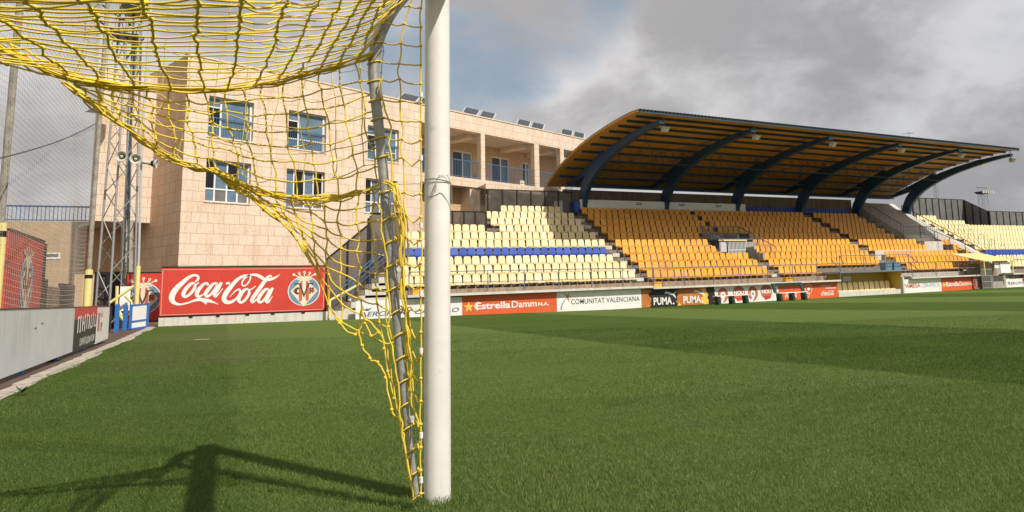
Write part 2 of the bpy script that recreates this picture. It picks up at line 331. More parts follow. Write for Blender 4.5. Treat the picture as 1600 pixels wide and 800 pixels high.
# ---------------------------------------------------------------- turf
PX, PY = .882, 3.518      # foot of the goal post
def turf_mat(name, blades):
    m, N, L, b = nt(name)
    g = N.new('ShaderNodeNewGeometry'); sp = N.new('ShaderNodeSeparateXYZ'); L.new(g.outputs['Position'], sp.inputs[0])
    def mth(op, a, c=None):
        n = N.new('ShaderNodeMath'); n.operation = op
        for i, x in enumerate((a, c)):
            if x is None: continue
            if isinstance(x, (int, float)): n.inputs[i].default_value = x
            else: L.new(x, n.inputs[i])
        return n.outputs[0]
    def nz(s, d, rough=.6, sc=None):
        n = N.new('ShaderNodeTexNoise'); n.inputs['Scale'].default_value = s; n.inputs['Detail'].default_value = d; n.inputs['Roughness'].default_value = rough
        if sc:
            mp = N.new('ShaderNodeMapping'); mp.inputs['Scale'].default_value = sc; L.new(g.outputs['Position'], mp.inputs['Vector']); L.new(mp.outputs[0], n.inputs['Vector'])
        else: L.new(g.outputs['Position'], n.inputs['Vector'])
        return n.outputs['Fac']
    def mr(x, a, c, d=0., e=1.):
        n = N.new('ShaderNodeMapRange'); n.interpolation_type = 'SMOOTHSTEP'; L.new(x, n.inputs[0])
        for i, q in enumerate((a, c, d, e)): n.inputs[i+1].default_value = q
        return n.outputs[0]
    wob = mth('MULTIPLY', mth('SUBTRACT', nz(1.1, 3), .5), .35)
    x = mth('ADD', sp.outputs[0], wob)
    ph = mth('SINE', mth('MULTIPLY', mth('SUBTRACT', x, .12), math.pi/5.64))       # mowing bands across the pitch, 5.6 m wide
    st = mth('ADD', mth('MULTIPLY', mr(ph, -.045, .045), mr(sp.outputs[0], -.5, 3.0, .45, 1.)), mr(sp.outputs[0], -.5, 3.0, .28, 0.))
    def mix(f, a, c):
        n = N.new('ShaderNodeMix'); n.data_type = 'RGBA'
        if isinstance(f, float): n.inputs[0].default_value = f
        else: L.new(f, n.inputs[0])
        for i, q in ((6, a), (7, c)):
            if isinstance(q, tuple): n.inputs[i].default_value = (*q, 1)
            else: L.new(q, n.inputs[i])
        return n.outputs[2]
    light, dark = TURF_L, TURF_D
    k = 1.15 if blades else 1.
    c = mix(st, tuple(k*q for q in dark), tuple(k*q for q in light))
    c = mix(mth('MULTIPLY', mr(nz(.55, 5), .42, .68), .35), c, tuple(k*q for q in (.13, .175, .03)))
    c = mix(mth('MULTIPLY', mr(nz(2.3, 5), .5, .72), .3), c, tuple(k*q for q in (.055, .10, .02)))
    c = mix(mth('MULTIPLY', mr(nz(.9, 6, .7), .60, .74), .55), c, tuple(k*q for q in (.14, .12, .045)))
    c = mix(mth('MULTIPLY', mr(nz(4., 4, .7, (.25, 1.6, 1)), .45, .7), .35), c, tuple(k*q for q in (.075, .12, .025)))
    # worn patch in front of the far corner
    pm = mth('MULTIPLY', mth('MULTIPLY', mr(sp.outputs[1], 12.0, 13.6), mr(sp.outputs[1], 26., 24.)), mth('MULTIPLY', mr(x, -1.9, -1.2), mr(x, 1.0, .3)))
    c = mix(mth('MULTIPLY', pm, .45), c, (.135, .135, .055))
    if not blades:
        c = mix(mth('MULTIPLY', mr(nz(90., 4, .8), .42, .7), .55), c, (.022, .045, .010))
        c = mix(mth('MULTIPLY', mr(nz(230., 3, .8), .5, .75), .5), c, (.15, .19, .055))
    if blades:
        def ri(a, d): return mr(g.outputs['Random Per Island'], a, d)
        c = mix(mth('MULTIPLY', ri(.72, 1.), .42), c, (.20, .28, .08)); c = mix(mth('MULTIPLY', ri(.35, .0), .42), c, (.030, .062, .012)); c = mix(mth('MULTIPLY', mth('GREATER_THAN', g.outputs['Random Per Island'], .975), .7), c, (.34, .27, .12))
    L.new(c, b.inputs['Base Color']); b.inputs['Roughness'].default_value = .5 if blades else .85
    b.inputs['Specular IOR Level'].default_value = .25 if blades else .1
    if blades:
        tr = N.new('ShaderNodeBsdfTranslucent'); L.new(c, tr.inputs['Color']); ms = N.new('ShaderNodeMixShader'); ms.inputs[0].default_value = .3
        L.new(b.outputs[0], ms.inputs[1]); L.new(tr.outputs[0], ms.inputs[2]); L.new(ms.outputs[0], N['Material Output'].inputs[0])
    else:
        bp = N.new('ShaderNodeBump'); bp.inputs['Strength'].default_value = .9; bp.inputs['Distance'].default_value = .03
        L.new(nz(120., 3, .7), bp.inputs['Height']); L.new(bp.outputs[0], b.inputs['Normal'])
    return m
TURF_L = (.134, .192, .043); TURF_D = (.060, .109, .013)
MT['turf'] = turf_mat('turf', False); MT['blade'] = turf_mat('grass_blade', True)
def sheet(name, xs, ys, mname, dz=0., kind='structure'):
    vs = [(x, y, float(zg(x, y))+dz) for y in ys for x in xs]; n = len(xs)
    fs = [(j*n+i, j*n+i+1, (j+1)*n+i+1, (j+1)*n+i) for j in range(len(ys)-1) for i in range(n-1)]
    o = MB().use(mname).add(vs, fs, True).build(name, org=(0, 0, 0)); tag(o, kind=kind); return o
sheet('pitch', [-2.08]+list(np.arange(-1.5, 18, 1.5))+[18, 25, 40, 60, 95], list(np.arange(-30, 30.5, 1.5))+[30.95, 31.4], 'turf')
sheet('dirt_strip', [-14, -9, -6, -4, -2.9, -2.02], list(np.arange(-30, 30, 2.))+[31, 33, 36, 60], 'dirt', -.012)
MT['asphalt'] = mat('pale_asphalt', (.16, .15, .14), .9, .15, 2)
o = MB().use('asphalt').add([(-1500, -1500, -.06), (1500, -1500, -.06), (1500, 2500, -.06), (-1500, 2500, -.06)], [(0, 1, 2, 3)]).build('ground', org=(0, 0, 0)); tag(o, kind='structure')
# short painted line near the corner
a = onz(303, 528.6, .2); c = onz(327, 527.2, .2)
m = MB().use('white_vinyl'); z0 = float(zg(a[0], a[1]))+.012
o = m.add([(a[0], a[1]-.06, z0), (c[0], c[1]-.06, z0), (c[0], c[1]+.06, z0), (a[0], a[1]+.06, z0)], [(0, 1, 2, 3)]).build('line_marking', org=(a[0], a[1], z0)); tag(o, kind='structure')
# blades of grass, thickest close by, thinning out with distance
def blades():
    Vs = []; Fs = []
    def field(n, d0, d1, w, h, ring=True):
        dep = np.sqrt(rng.uniform(d0*d0, d1*d1, n)); u = rng.uniform(-60, 1660, n)
        # scatter over the visible ground, independent of the turf's relief
        x0 = (u-CX)/F*dep; fw = ROT[:, 2][:2]; fw = fw/np.linalg.norm(fw); rt = np.array([fw[1], -fw[0]])
        P = np.outer(dep, fw)+np.outer(x0, rt)
        ok = (P[:, 0] > -2.02) & (P[:, 1] < 30.5) & (P[:, 1] > .2)
        P = P[ok]; k = len(P); hh = h*rng.uniform(.55, 1.25, k)*(.8+.5*np.sin(P[:, 0]*1.9+np.sin(P[:, 1]*1.3))*.3)
        rad = np.hypot(P[:, 0]-PX, P[:, 1]-PY); hh = hh*(1+1.3*np.exp(-(rad/.16)**2))
        an = rng.uniform(0, 2*math.pi, k); lean = rng.uniform(.1, .95, k)*hh; la = rng.uniform(0, 2*math.pi, k)
        z = zg(P[:, 0], P[:, 1]); ww = w*rng.uniform(.6, 1.3, k)
        dx, dy = np.cos(an)*ww/2, np.sin(an)*ww/2; lx, ly = np.cos(la)*lean, np.sin(la)*lean
        v = np.stack([np.stack([P[:, 0]-dx, P[:, 1]-dy, z], 1), np.stack([P[:, 0]+dx, P[:, 1]+dy, z], 1),
                      np.stack([P[:, 0]+lx*.35+dx*.75, P[:, 1]+ly*.35+dy*.75, z+hh*.6], 1), np.stack([P[:, 0]+lx*.35-dx*.75, P[:, 1]+ly*.35-dy*.75, z+hh*.6], 1),
                      np.stack([P[:, 0]+lx, P[:, 1]+ly, z+hh*.93], 1)], 1)
        Vs.append(v)
    field(int(520000*GRASS), 2.6, 6.5, .0023, .023); field(int(400000*GRASS), 6.0, 12, .0040, .021); field(int(130000*GRASS), 11.5, 17, .0075, .018)
    V = np.concatenate(Vs); k = len(V); me = bpy.data.meshes.new('grass')
    me.vertices.add(k*5); me.vertices.foreach_set('co', V.reshape(-1))
    base = np.arange(k)*5; q = np.stack([base, base+1, base+2, base+3], 1); t = np.stack([base+3, base+2, base+4], 1)
    loops = np.concatenate([q, t], 1).reshape(-1); me.loops.add(len(loops)); me.loops.foreach_set('vertex_index', loops)
    me.polygons.add(2*k); ls = np.stack([np.arange(k)*7, np.arange(k)*7+4], 1).reshape(-1); me.polygons.foreach_set('loop_start', ls)
    try: me.polygons.foreach_set('loop_total', np.tile([4, 3], k))
    except Exception: pass
    me.materials.append(MT['blade']); me.update(calc_edges=True); me.validate()
    ob = bpy.data.objects.new('grass', me); COL.objects.link(ob); tag(ob, 'short mown green grass blades covering the near part of the pitch', 'grass', kind='stuff')
blades()
# ---------------------------------------------------------------- goal
gy2 = PY-7.32
goal = thing('football_goal', 'white round-post football goal with bent grey steel stanchions, set on the turf', 'goal', (PX, PY, 0))
for yy in (PY, gy2):
    m = MB().use('white_paint').tube([(PX, yy, -.05), (PX, yy, .8), (PX, yy, 1.6), (PX, yy, 2.5)], .06, 28)
    post = m.build('post', goal)
MB().use('white_paint').tube([(PX, PY+.06, 2.5), (PX, gy2-.06, 2.5)], .06, 28).build('crossbar', goal)
YP = PY-.07
pipe_px = [(651, 779, 9.5), (641, 700, 10.5), (632, 620, 12), (624, 540, 13), (614, 440, 14), (606, 350, 15), (599, 270, 15), (592, 200, 15.5), (586, 145, 16.5), (584, 105, 17.5), (589, 68, 18.5), (601, 35, 20), (620, 5, 20.5), (648, -24, 21), (678, -34, 21)]
pp = [ony(u, v, YP) for u, v, w in pipe_px]; fw = ROT[:, 2]
pr = [w*((p-EYE)@fw)/F/2 for p, (u, v, w) in zip(pp, pipe_px)]
PC = catmull([np.array([*p, r]) for p, r in zip(pp, pr)], 5)
for yy, sgn in ((YP, 1), (gy2+.07, 1)):
    m = MB().use('steel').tube([(p[0], p[1]-YP+yy, p[2]) for p in PC], [p[3] for p in PC], 14); m.build('stanchion', goal)
m = MB().use('alu')
for (u, v) in ((641, 655), (605, 345)):
    p = ony(u, v, YP); m.tube([p-[0, 0, .012], p+[0, 0, .012]], .021 if v < 400 else .0185, 12)
m.build('pipe_joint', goal)
# thin wire wound round the post
m = MB().use('steel'); zc = ony(684, 287, PY)[2]
for k, (tz, off) in enumerate(((.0, 0), (.012, .006), (-.05, -.02))):
    pts = [(PX+(.0625+.006*(k == 2)*math.sin(a))*math.cos(a), PY+(.0625)*math.sin(a), zc+tz+off*math.sin(a*2)+(-.10*max(0, math.cos(a))*(k == 2)) ) for a in np.linspace(math.pi, 2*math.pi+.3, 24)]
    m.tube(pts, .0016, 4, False)
p0 = np.array([PX-.02, PY-.061, zc]); m.tube([p0, p0+[.012, -.006, .03], p0+[.05, -.004, .035], p0+[.075, .01, -.01], p0+[.08, .02, -.11]], .0016, 4, False)
m.tube([p0, p0+[-.01, -.008, -.03], p0+[-.022, -.008, -.07]], .0022, 4, False); m.tube([p0, p0+[-.004, -.008, -.03], p0+[-.010, -.008, -.055]], .0022, 4, False)
m.tube([(PX-.06, PY, zc+.002), ony(660, 287, YP), ony(622, 288, YP), ony(604, 285, YP)], .0016, 4, False)
m.build('tie_wire', goal)
# ---------------------------------------------------------------- goal net
net = thing('goal_net', 'yellow knotted rope goal net, slack and lifted up behind the white goal post', 'goal net', (PX-.6, PY-.2, 1.4))
def jig(a): return rng.normal(0, a, 3)
def strand(mb, P, r, wob=.0, n=5, seg=3):   # limp twine through its knots
    pts = [np.array(P[0])]
    for i in range(len(P)-1):
        a, b = np.array(P[i]), np.array(P[i+1]); L_ = np.linalg.norm(b-a)
        s = jig(wob*L_)-np.array([0, 0, wob*L_*.9])
        for k in range(1, seg+1):
            t = k/seg; pts.append(a+(b-a)*t+s*4*t*(1-t))
    mb.tube(pts, r, n, False)
def knot(mb, p, r, d=None):
    a = jig(1); a /= np.linalg.norm(a); mb.tube([p-a*r*1.5, p-a*r*.5, p+a*r*.6, p+a*r*1.5], [r*.75, r*1.8, r*1.75, r*.75], 6)
# roof netting: columns run along the crossbar, rows across it
cols = [[(-230, 20), (-150, 52), (-90, 74), (-60, 84)], [(-150, 20), (-90, 48), (-40, 76), (8, 100)], [(-70, -5), (0, 28), (25, 48), (58, 73), (81, 92), (112, 120)],
 [(38, 0), (64, 19), (75, 36), (93, 52), (103, 66), (115, 77), (125, 88), (135, 99), (158, 128)], [(127, 0), (142, 14), (150, 34), (163, 49), (170, 64), (178, 75), (180, 87), (198, 111), (212, 136)],
 [(225, 0), (226, 20), (235, 36), (237, 54), (242, 66), (246, 86), (256, 107), (266, 141)], [(305, 0), (309, 15), (306, 34), (309, 50), (308, 66), (310, 84), (314, 107), (316, 142)],
 [(381, 0), (375, 37), (371, 75), (367, 105), (357, 140)], [(448, 0), (435, 34), (429, 62), (416, 101), (400, 134)], [(499, 0), (476, 41), (465, 71), (446, 105), (433, 127)],
 [(534, 0), (514, 37), (499, 71), (476, 101), (465, 119)], [(563, 0), (547, 26), (532, 52), (510, 86), (496, 115)], [(583, 0), (570, 22), (555, 52), (540, 82), (525, 106)], [(600, 0), (589, 22), (577, 50), (567, 76), (556, 97)]]
def d_edge(u): return 2.72+.66*np.clip(u/590, -.3, 1)
def d_top(u): return 1.72+1.35*sstep(390, 610, u)
roof = MB().use('net'); G = []
for ci, c in enumerate(cols):
    top = np.array(c[0], float); nx = np.array(c[1], float); ext = top+(top-nx)/np.linalg.norm(top-nx)*80
    P = catmull([(*ext,), *c], 12); P = np.array(P); s = np.r_[0, np.cumsum(np.linalg.norm(np.diff(P, axis=0), axis=1))]; tot = s[-1]
    Q = []
    for p, sv in zip(P, s):
        f = (sv-80)/(tot-80); de, dt = d_edge(P[-1][0]), d_top(P[0][0] if ci > 2 else 60); Q.append(ond(p[0], p[1], dt+(de-dt)*np.clip(f, -.4, 1)**.85 if f > 0 else dt+(de-dt)*f*.8))
    Q = np.array(Q)[::-1]; s3 = np.r_[0, np.cumsum(np.linalg.norm(np.diff(Q, axis=0), axis=1))]
    step = s3[-1]/26.5; ks = []
    for j in range(27):
        t = (j+.0)*step; ks.append(np.array([np.interp(t, s3, Q[:, a]) for a in range(3)])+jig(.004))
    G.append(ks); strand(roof, ks, .0043, .02)
for j in range(27):
    row = [G[c][j] for c in range(len(G))]; pe = PC[50+min(j, 18)]
    row.append(np.array(pe[:3])+jig(.008)); strand(roof, row, .0033, .02)
    for p in row[:-1]: knot(roof, p, .0047)
# hem and tie ropes that carry the sheet on to the near end of the goal
strand(roof, [ks[-1] for ks in G], .0042, .02)
for ci in (0, 6, len(G)-1):
    a = G[ci][-1]; b = np.array([-1.1+1.65*ci/(len(G)-1), gy2+.1, 2.1]); strand(roof, [a, a*.6+b*.4+[0, 0, .12], a*.25+b*.75+[0, 0, .1], b], .0042, .0)
roof.build('roof_netting', net)
edge_px = [(-80, 62), (-20, 70), (30, 92), (70, 112), (112, 127), (160, 133), (212, 139), (266, 143), (316, 144), (357, 141), (400, 135), (433, 128), (465, 120), (496, 114), (525, 106), (556, 96), (584, 86)]
rope = MB().use('net')
for k in range(4):
    P = [ond(u, v-1.5*k+rng.normal(0, 1.5), d_edge(u)-.01*k) for u, v in edge_px]; strand(rope, P, .0045, .02)
for k in range(7):   # the slack piled up at the back
    P = [ond(u+rng.normal(0, 6), v-4-k*5.5*(1-(u+90)/330)+rng.normal(0, 2.2), d_edge(u)-.02) for u, v in [(-90, 58), (-40, 70), (0, 86), (40, 103), (80, 119), (120, 130), (170, 137), (225, 141)]]; strand(rope, P, .0045, .05)
def bundle(px, n, sp, r=.0040, dep=None):
    for k in range(n):
        P = [ond(u+rng.normal(0, 2), v+rng.normal(0, sp), dep(u)+rng.normal(0, .012)) for u, v in px]; strand(rope, P, r, .05)
bundle([(100, 128), (128, 150), (160, 172), (200, 200), (235, 226), (272, 248), (305, 264), (340, 270), (372, 284), (402, 298), (440, 306), (480, 311), (520, 309), (560, 301), (598, 287)], 7, 3.0, dep=lambda u: 2.8+.6*np.clip(u/600, 0, 1))
bundle([(604, 282), (618, 290), (624, 330), (628, 370), (630, 420), (634, 470), (637, 520), (640, 560), (642, 610)], 5, 3.5, .004, dep=lambda u: 3.26)
rope.build('gathered_rope', net)
def drape(top, bot, d0, d1, ncol, nrow, r, name, wob=.09, shift=0., jit=.018, mname='net', par=net, bulge=0.):
    mb = MB().use(mname); T = np.array(catmull(top, 12)); B = np.array(catmull(bot, 12))
    def at(A, t):
        s = np.r_[0, np.cumsum(np.linalg.norm(np.diff(A, axis=0), axis=1))]; return np.array([np.interp(t*s[-1], s, A[:, 0]), np.interp(t*s[-1], s, A[:, 1])])
    K = [[None]*(nrow+1) for _ in range(ncol+1)]
    for i in range(ncol+1):
        for j in range(nrow+1):
            t = j/nrow; s = np.clip(i/ncol+shift*t, 0, 1); p = at(T, s)*(1-t)+at(B, s)*t
            dep = (d0+(d1-d0)*s)+bulge*math.sin(math.pi*t)
            K[i][j] = ond(p[0], p[1], dep)+jig(jit)
    for i in range(ncol+1): strand(mb, K[i], r, wob)
    for j in range(nrow+1): strand(mb, [K[i][j] for i in range(ncol+1)], r, wob)
    for i in range(ncol+1):
        for j in range(nrow+1): knot(mb, K[i][j], r*1.1)
    return mb.build(name, par)
drape([(112, 127), (212, 139), (316, 144), (400, 135), (496, 114), (584, 88)], [(118, 142), (190, 195), (270, 245), (340, 268), (405, 297), (480, 309), (545, 304), (600, 286)], 2.85, 3.37, 16, 7, .0036, 'side_netting', .045, .05, .006)
drape([(330, 266), (400, 297), (480, 309), (545, 304), (604, 286)], [(338, 274), (402, 320), (455, 366), (492, 425), (522, 488), (560, 515), (606, 540)], 3.15, 3.40, 11, 9, .0038, 'hanging_netting', .05, .06, .007)
drape([(150, -25), (280, -20), (420, -18), (560, -15), (596, 10)], [(100, 120), (230, 215), (340, 262), (470, 285), (594, 250)], 4.3, 3.7, 11, 7, .0026, 'back_netting', .05, .04, .009, 'net_pale')
drape([(-160, -40), (-40, -40), (60, -35), (165, -30)], [(-160, 60), (-40, 76), (60, 105), (118, 128)], 4.6, 4.2, 6, 4, .0026, 'back_netting', .05, .04, .009, 'net_pale')
def dp(v): return 3.38-.18*(v-100)/680
# tail of the net beside the stanchion, and the panel laced between stanchion and post
mb = MB().use('net')
for P in ([(520, 485), (530, 505), (555, 523), (572, 500), (592, 520), (600, 545), (606, 580), (616, 622), (628, 665), (637, 715), (645, 776)], [(560, 515), (566, 540), (578, 560), (590, 566), (602, 590), (612, 640), (622, 655)], [(606, 540), (612, 590), (622, 640), (632, 700), (643, 760)], [(566, 480), (570, 505), (580, 525), (592, 515)]):
    strand(mb, [ond(u+rng.normal(0, .7), v, dp(v)-.02)+jig(.002) for u, v in catmull(P, 3)], .0040, .03)
    for u, v in P[1:-1]: knot(mb, ond(u, v, dp(v)-.02), .0048)
def pipe_x(v): return float(np.interp(v, [q[1] for q in pipe_px][::-1], [q[0] for q in pipe_px][::-1]))
vs_r = list(np.arange(-20, 270, 29.5))+list(np.arange(300, 775, 36.))
mid = []; edge = []
for v in vs_r:
    x0 = pipe_x(v)+8; x1 = 657.5; A = ond(x0, v-2, dp(v)); B = ond(x1, v+3, dp(v)-.06)
    sag = 3 if v < 200 else rng.uniform(6, 15); tt = .5; mx_ = x0+(x1-x0)*.48
    Mi = ond(mx_, v+rng.normal(0, 3), dp(v)-.03); mid.append(Mi); edge.append(B)
    strand(mb, [A, ond((x0+mx_)/2, v+sag*.4, dp(v)-.01), Mi, ond((mx_+x1)/2, v+sag, dp(v)-.05), B], .0036, .04); knot(mb, B, .0046)
    if v < 480: knot(mb, Mi, .0042)
    if v > 300:   # loops round the pipe
        rr = .03; c0 = ony(pipe_x(v+10), v+10, YP)
        mb.tube([c0+np.array([rr*math.cos(a), rr*math.sin(a), .02*math.cos(a+.8)]) for a in np.linspace(math.pi*.8, math.pi*2.2, 9)], .004, 5, False)
    elif v > 20:
        rr = .031; c0 = ony(pipe_x(v), v, YP); mb.tube([c0+np.array([rr*math.cos(a), rr*math.sin(a), .01*math.cos(a)]) for a in np.linspace(math.pi*.7, math.pi*2.3, 9)], .0036, 5, False)
strand(mb, [p for p in mid if p is not None][:14], .0036, .05); strand(mb, edge, .0038, .03)
strand(mb, [ond(pipe_x(v)+14+rng.normal(0, 3), v, dp(v)-.03) for v in np.arange(120, 700, 26)], .0042, .06)
strand(mb, [ond(pipe_x(v)-9+rng.normal(0, 3), v, dp(v)-.03) for v in np.arange(300, 775, 30)], .0042, .06)
mb.build('post_netting', net)
m = MB().use('white_paint')
for v in (148, 247, 352, 458, 548, 680, 750):
    p = ond(658, v, dp(v)-.075); m.tube([p-[0, 0, .012], p+[0, 0, .012]], .0085, 8)
m.build('net_clip', net)
# ropes of the net on the near side of the goal carry on to the other post
# ---------------------------------------------------------------- stone building behind the corner (own axes: x along its front, y inward)
BQ = np.array([-1.6, 33.98, 0.]); BA = math.atan2(.40, .917)
bl_ = thing('stone_building', 'long three storey building clad in beige limestone blocks, with recessed balconies and blue railings', 'building', BQ)
bl_.rotation_euler = (0, 0, BA); WORLD[bl_] = (0, 0, 0)
def B2W(p): return np.array([BQ[0]+p[0]*math.cos(BA)-p[1]*math.sin(BA), BQ[1]+p[0]*math.sin(BA)+p[1]*math.cos(BA), p[2]])
def wall_holes(mb, x0, x1, z0, z1, holes, y=0., dep=.25):
    xs = sorted({x0, x1, *[h[0] for h in holes], *[h[1] for h in holes]}); zs = sorted({z0, z1, *[h[2] for h in holes], *[h[3] for h in holes]})
    for i in range(len(xs)-1):
        for j in range(len(zs)-1):
            cx, cz = (xs[i]+xs[i+1])/2, (zs[j]+zs[j+1])/2
            if any(h[0] < cx < h[1] and h[2] < cz < h[3] for h in holes): continue
            mb.add([(xs[i], y, zs[j]), (xs[i+1], y, zs[j]), (xs[i+1], y, zs[j+1]), (xs[i], y, zs[j+1])], [(0, 1, 2, 3)])
    for a, b, c, d in holes:
        mb.add([(a, y, c), (b, y, c), (b, y, d), (a, y, d), (a, y+dep, c), (b, y+dep, c), (b, y+dep, d), (a, y+dep, d)], [(0, 4, 5, 1), (1, 5, 6, 2), (2, 6, 7, 3), (3, 7, 4, 0)])
up = [(.87, 2.68, 7.92, 9.66), (4.22, 6.02, 7.88, 9.64), (8.2, 9.98, 7.86, 9.58)]
lo = [(.87, 2.65, 5.20, 6.96), (4.2, 6.0, 5.18, 6.94), (8.12, 9.9, 5.18, 6.9)]
ZT = 11.2
m = MB().use('stone'); wall_holes(m, 0, 11.3, 0, ZT, up+lo, 0, .28)
m.bx(11.3, 24.8, .002, .5, 10.25, ZT)                              # parapet over the balconies
m.bx(11.3, 23.45, .002, 2.6, 7.03, 7.52)                           # floor band
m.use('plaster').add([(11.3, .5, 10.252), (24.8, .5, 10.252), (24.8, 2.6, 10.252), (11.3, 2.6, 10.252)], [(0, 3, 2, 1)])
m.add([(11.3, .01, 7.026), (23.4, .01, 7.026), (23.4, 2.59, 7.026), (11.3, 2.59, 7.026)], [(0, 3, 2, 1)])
m.use('stone'); m.add([(11.3, 0, 0), (11.3, 2.6, 0), (11.3, 2.6, ZT), (11.3, 0, ZT)], [(0, 1, 2, 3)])
m.use('concrete').add([(0, 0, ZT-.25), (24.8, 0, ZT-.25), (24.8, 12, ZT-.25), (0, 12, ZT-.25)], [(0, 1, 2, 3)])
m.build('front_wall', bl_)
m = MB().use('stone'); m.bx(-.03, 24.85, -.035, .32, ZT-.001, ZT+.07); m.build('coping', bl_)
# flank and projecting wing
m = MB().use('stone_side')
m.add([(0, 0, 0), (0, 5, 0), (0, 5, ZT), (0, 0, ZT)], [(3, 2, 1, 0)])
m.build('side_wall', bl_)
m = MB().use('stone'); m.bx(-1.98, 0-.002, 3.0, 3.5, 4.52, ZT-.3)
m.use('stone_dark').bx(-1.9, 0-.002, 5.0, 5.3, 0, 4.515); m.use('plaster').bx(-1.9, 0-.003, 3.51, 5.29, 4.4, 4.514); m.build('corner_wing', bl_)
# columns of the balconies
for a, b in ((15.45, 15.76), (19.78, 20.2), (22.15, 22.5)):
    m = MB().use('stone'); m.bx(a, b, .003, .34, 7.521, 10.249); m.bx(a-.55, a+.02, .52, 2.58, 10.0, 10.2485); m.build('column', bl_)
MB().use('stone').bx(14.7, 15.45, .1, .9, 2, 7.02).build('column', bl_)
MB().use('stone').bx(16.0, 16.4, .3, .8, 2, 7.02).build('column', bl_)
MB().use('stone').bx(20.6, 21.2, .6, 1.1, 2, 7.02).build('column', bl_)
# back walls
drs = [(15.5, 17.03, 7.55, 9.68), (18.57, 20.1, 7.55, 9.68), (21.24, 21.96, 7.55, 9.6), (12.3, 13.7, 7.55, 9.6)]
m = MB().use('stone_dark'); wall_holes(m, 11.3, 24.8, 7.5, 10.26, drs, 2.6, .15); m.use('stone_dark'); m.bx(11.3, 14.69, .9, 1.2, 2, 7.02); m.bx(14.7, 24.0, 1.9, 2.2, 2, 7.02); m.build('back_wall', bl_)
def glazing(holes_, name, y, kind):
    for i, (a, b, c, d) in enumerate(holes_):
        w = b-a; f = MB().use('window_frame'); t = .055 if kind != 'door' else .085
        ys, ye = y, y+.07
        f.bx(a, b, ys, ye, d-t, d); f.bx(a, b, ys, ye, c, c+t); f.bx(a, a+t, ys, ye, c+t, d-t); f.bx(b-t, b, ys, ye, c+t, d-t)
        gl = MB()
        if kind == 'up':
            ms = [a+w*.30, a+w*.965]; f.bx(ms[0]-.035, ms[0]+.035, ys-.004, ye, c+t, d-t); f.bx(a+t, b-t, ys-.002, ye, c+.46, c+.52)
            f.bx(ms[1]-.03, ms[1]+.03, ys-.003, ye, c+t, d-t); f.bx(a+t, ms[0], ys-.001, ye, d-.46, d-.41)
            gl.use('glass_dark').bx(a+t, ms[0]-.03, y+.03, y+.05, c+.5, d-.44); gl.use('glass').bx(a+t, ms[0]-.03, y+.031, y+.05, d-.44, d-t); gl.bx(ms[0]+.035, b-t, y+.03, y+.05, c+t, d-t); gl.bx(a+t, ms[0]-.03, y+.03, y+.05, c+t, c+.499)
        elif kind == 'lo':
            for q in (.23, .5, .74): f.bx(a+w*q-.03, a+w*q+.03, ys-.004, ye, c+t, d-t)
            f.bx(a+t, b-t, ys-.002, ye, c+.53, c+.59)
            dk = {0: (0, 2), 1: (1, 3), 2: (0,)}[i]; e = [a+t, a+w*.23, a+w*.5, a+w*.74, b-t]
            for k in range(4):
                gl.use('glass_dark' if k in dk else 'glass').bx(e[k], e[k+1]-.001, y+.03, y+.05, c+.56, d-t); gl.use('mesh_grey' if k % 2 else 'glass').bx(e[k], e[k+1]-.001, y+.03, y+.05, c+t, c+.559)
        else:
            mid = a+w*.52; f.bx(mid-.045, mid+.045, ys-.004, ye, c+t, d-t)
            gl.use('glass_dark').bx(a+t, mid-.04, y+.03, y+.05, c+t, d-t); gl.use('glass').bx(mid+.04, b-t, y+.03, y+.05, c+t, d-t)
        fo = f.build(name, bl_); gl.build('pane', fo)
        if kind in ('up', 'lo'): MB().use('stone').bx(a-.04, b+.04, -.03, .3, c-.05, c-.001).build('sill', fo)
        if kind == 'up':
            r = MB().use('rail_blue'); r.bx(a, b, .10, .13, c+.83, c+.87)
            for x in np.arange(a+.05, b, .105): r.bx(x-.008, x+.008, .107, .123, c+.05, c+.83)
            r.build('window_railing', fo)
glazing(up, 'window', .17, 'up'); glazing(lo, 'window', .17, 'lo'); glazing(drs, 'balcony_door', 2.66, 'door')
# balcony railings between the columns
for a, b in ((11.35, 15.4), (15.8, 19.75), (20.22, 22.13), (22.52, 23.4)):
    m = MB().use('rail_blue'); m.bx(a, b, .08, .12, 8.50, 8.545); m.bx(a, b, .085, .115, 7.60, 7.63)
    for x in np.arange(a+.05, b, .115): m.bx(x-.009, x+.009, .09, .108, 7.63, 8.50)
    m.build('balcony_railing', bl_)
MB().use('cream').bx(20.35, 20.75, 1.9, 2.4, 7.53, 8.2).build('air_conditioner', bl_)
MB().use('horn').bx(17.15, 17.4, 2.2, 2.5, 7.53, 8.3).build('air_conditioner', bl_)
# vent grille by the stair
m = MB().use('horn'); 
for k in range(7): m.bx(11.0-3.0, 11.0-2.15, -.012, .01, 2.95+.05*k, 2.98+.05*k)
g0 = ony(428, 391, 34)
m = MB().use('cream')
for k in range(7): m.bx(5.0, 5.75, -.014, .01, 3.02+k*.05, 3.055+k*.05)
m.build('vent_grille', bl_)
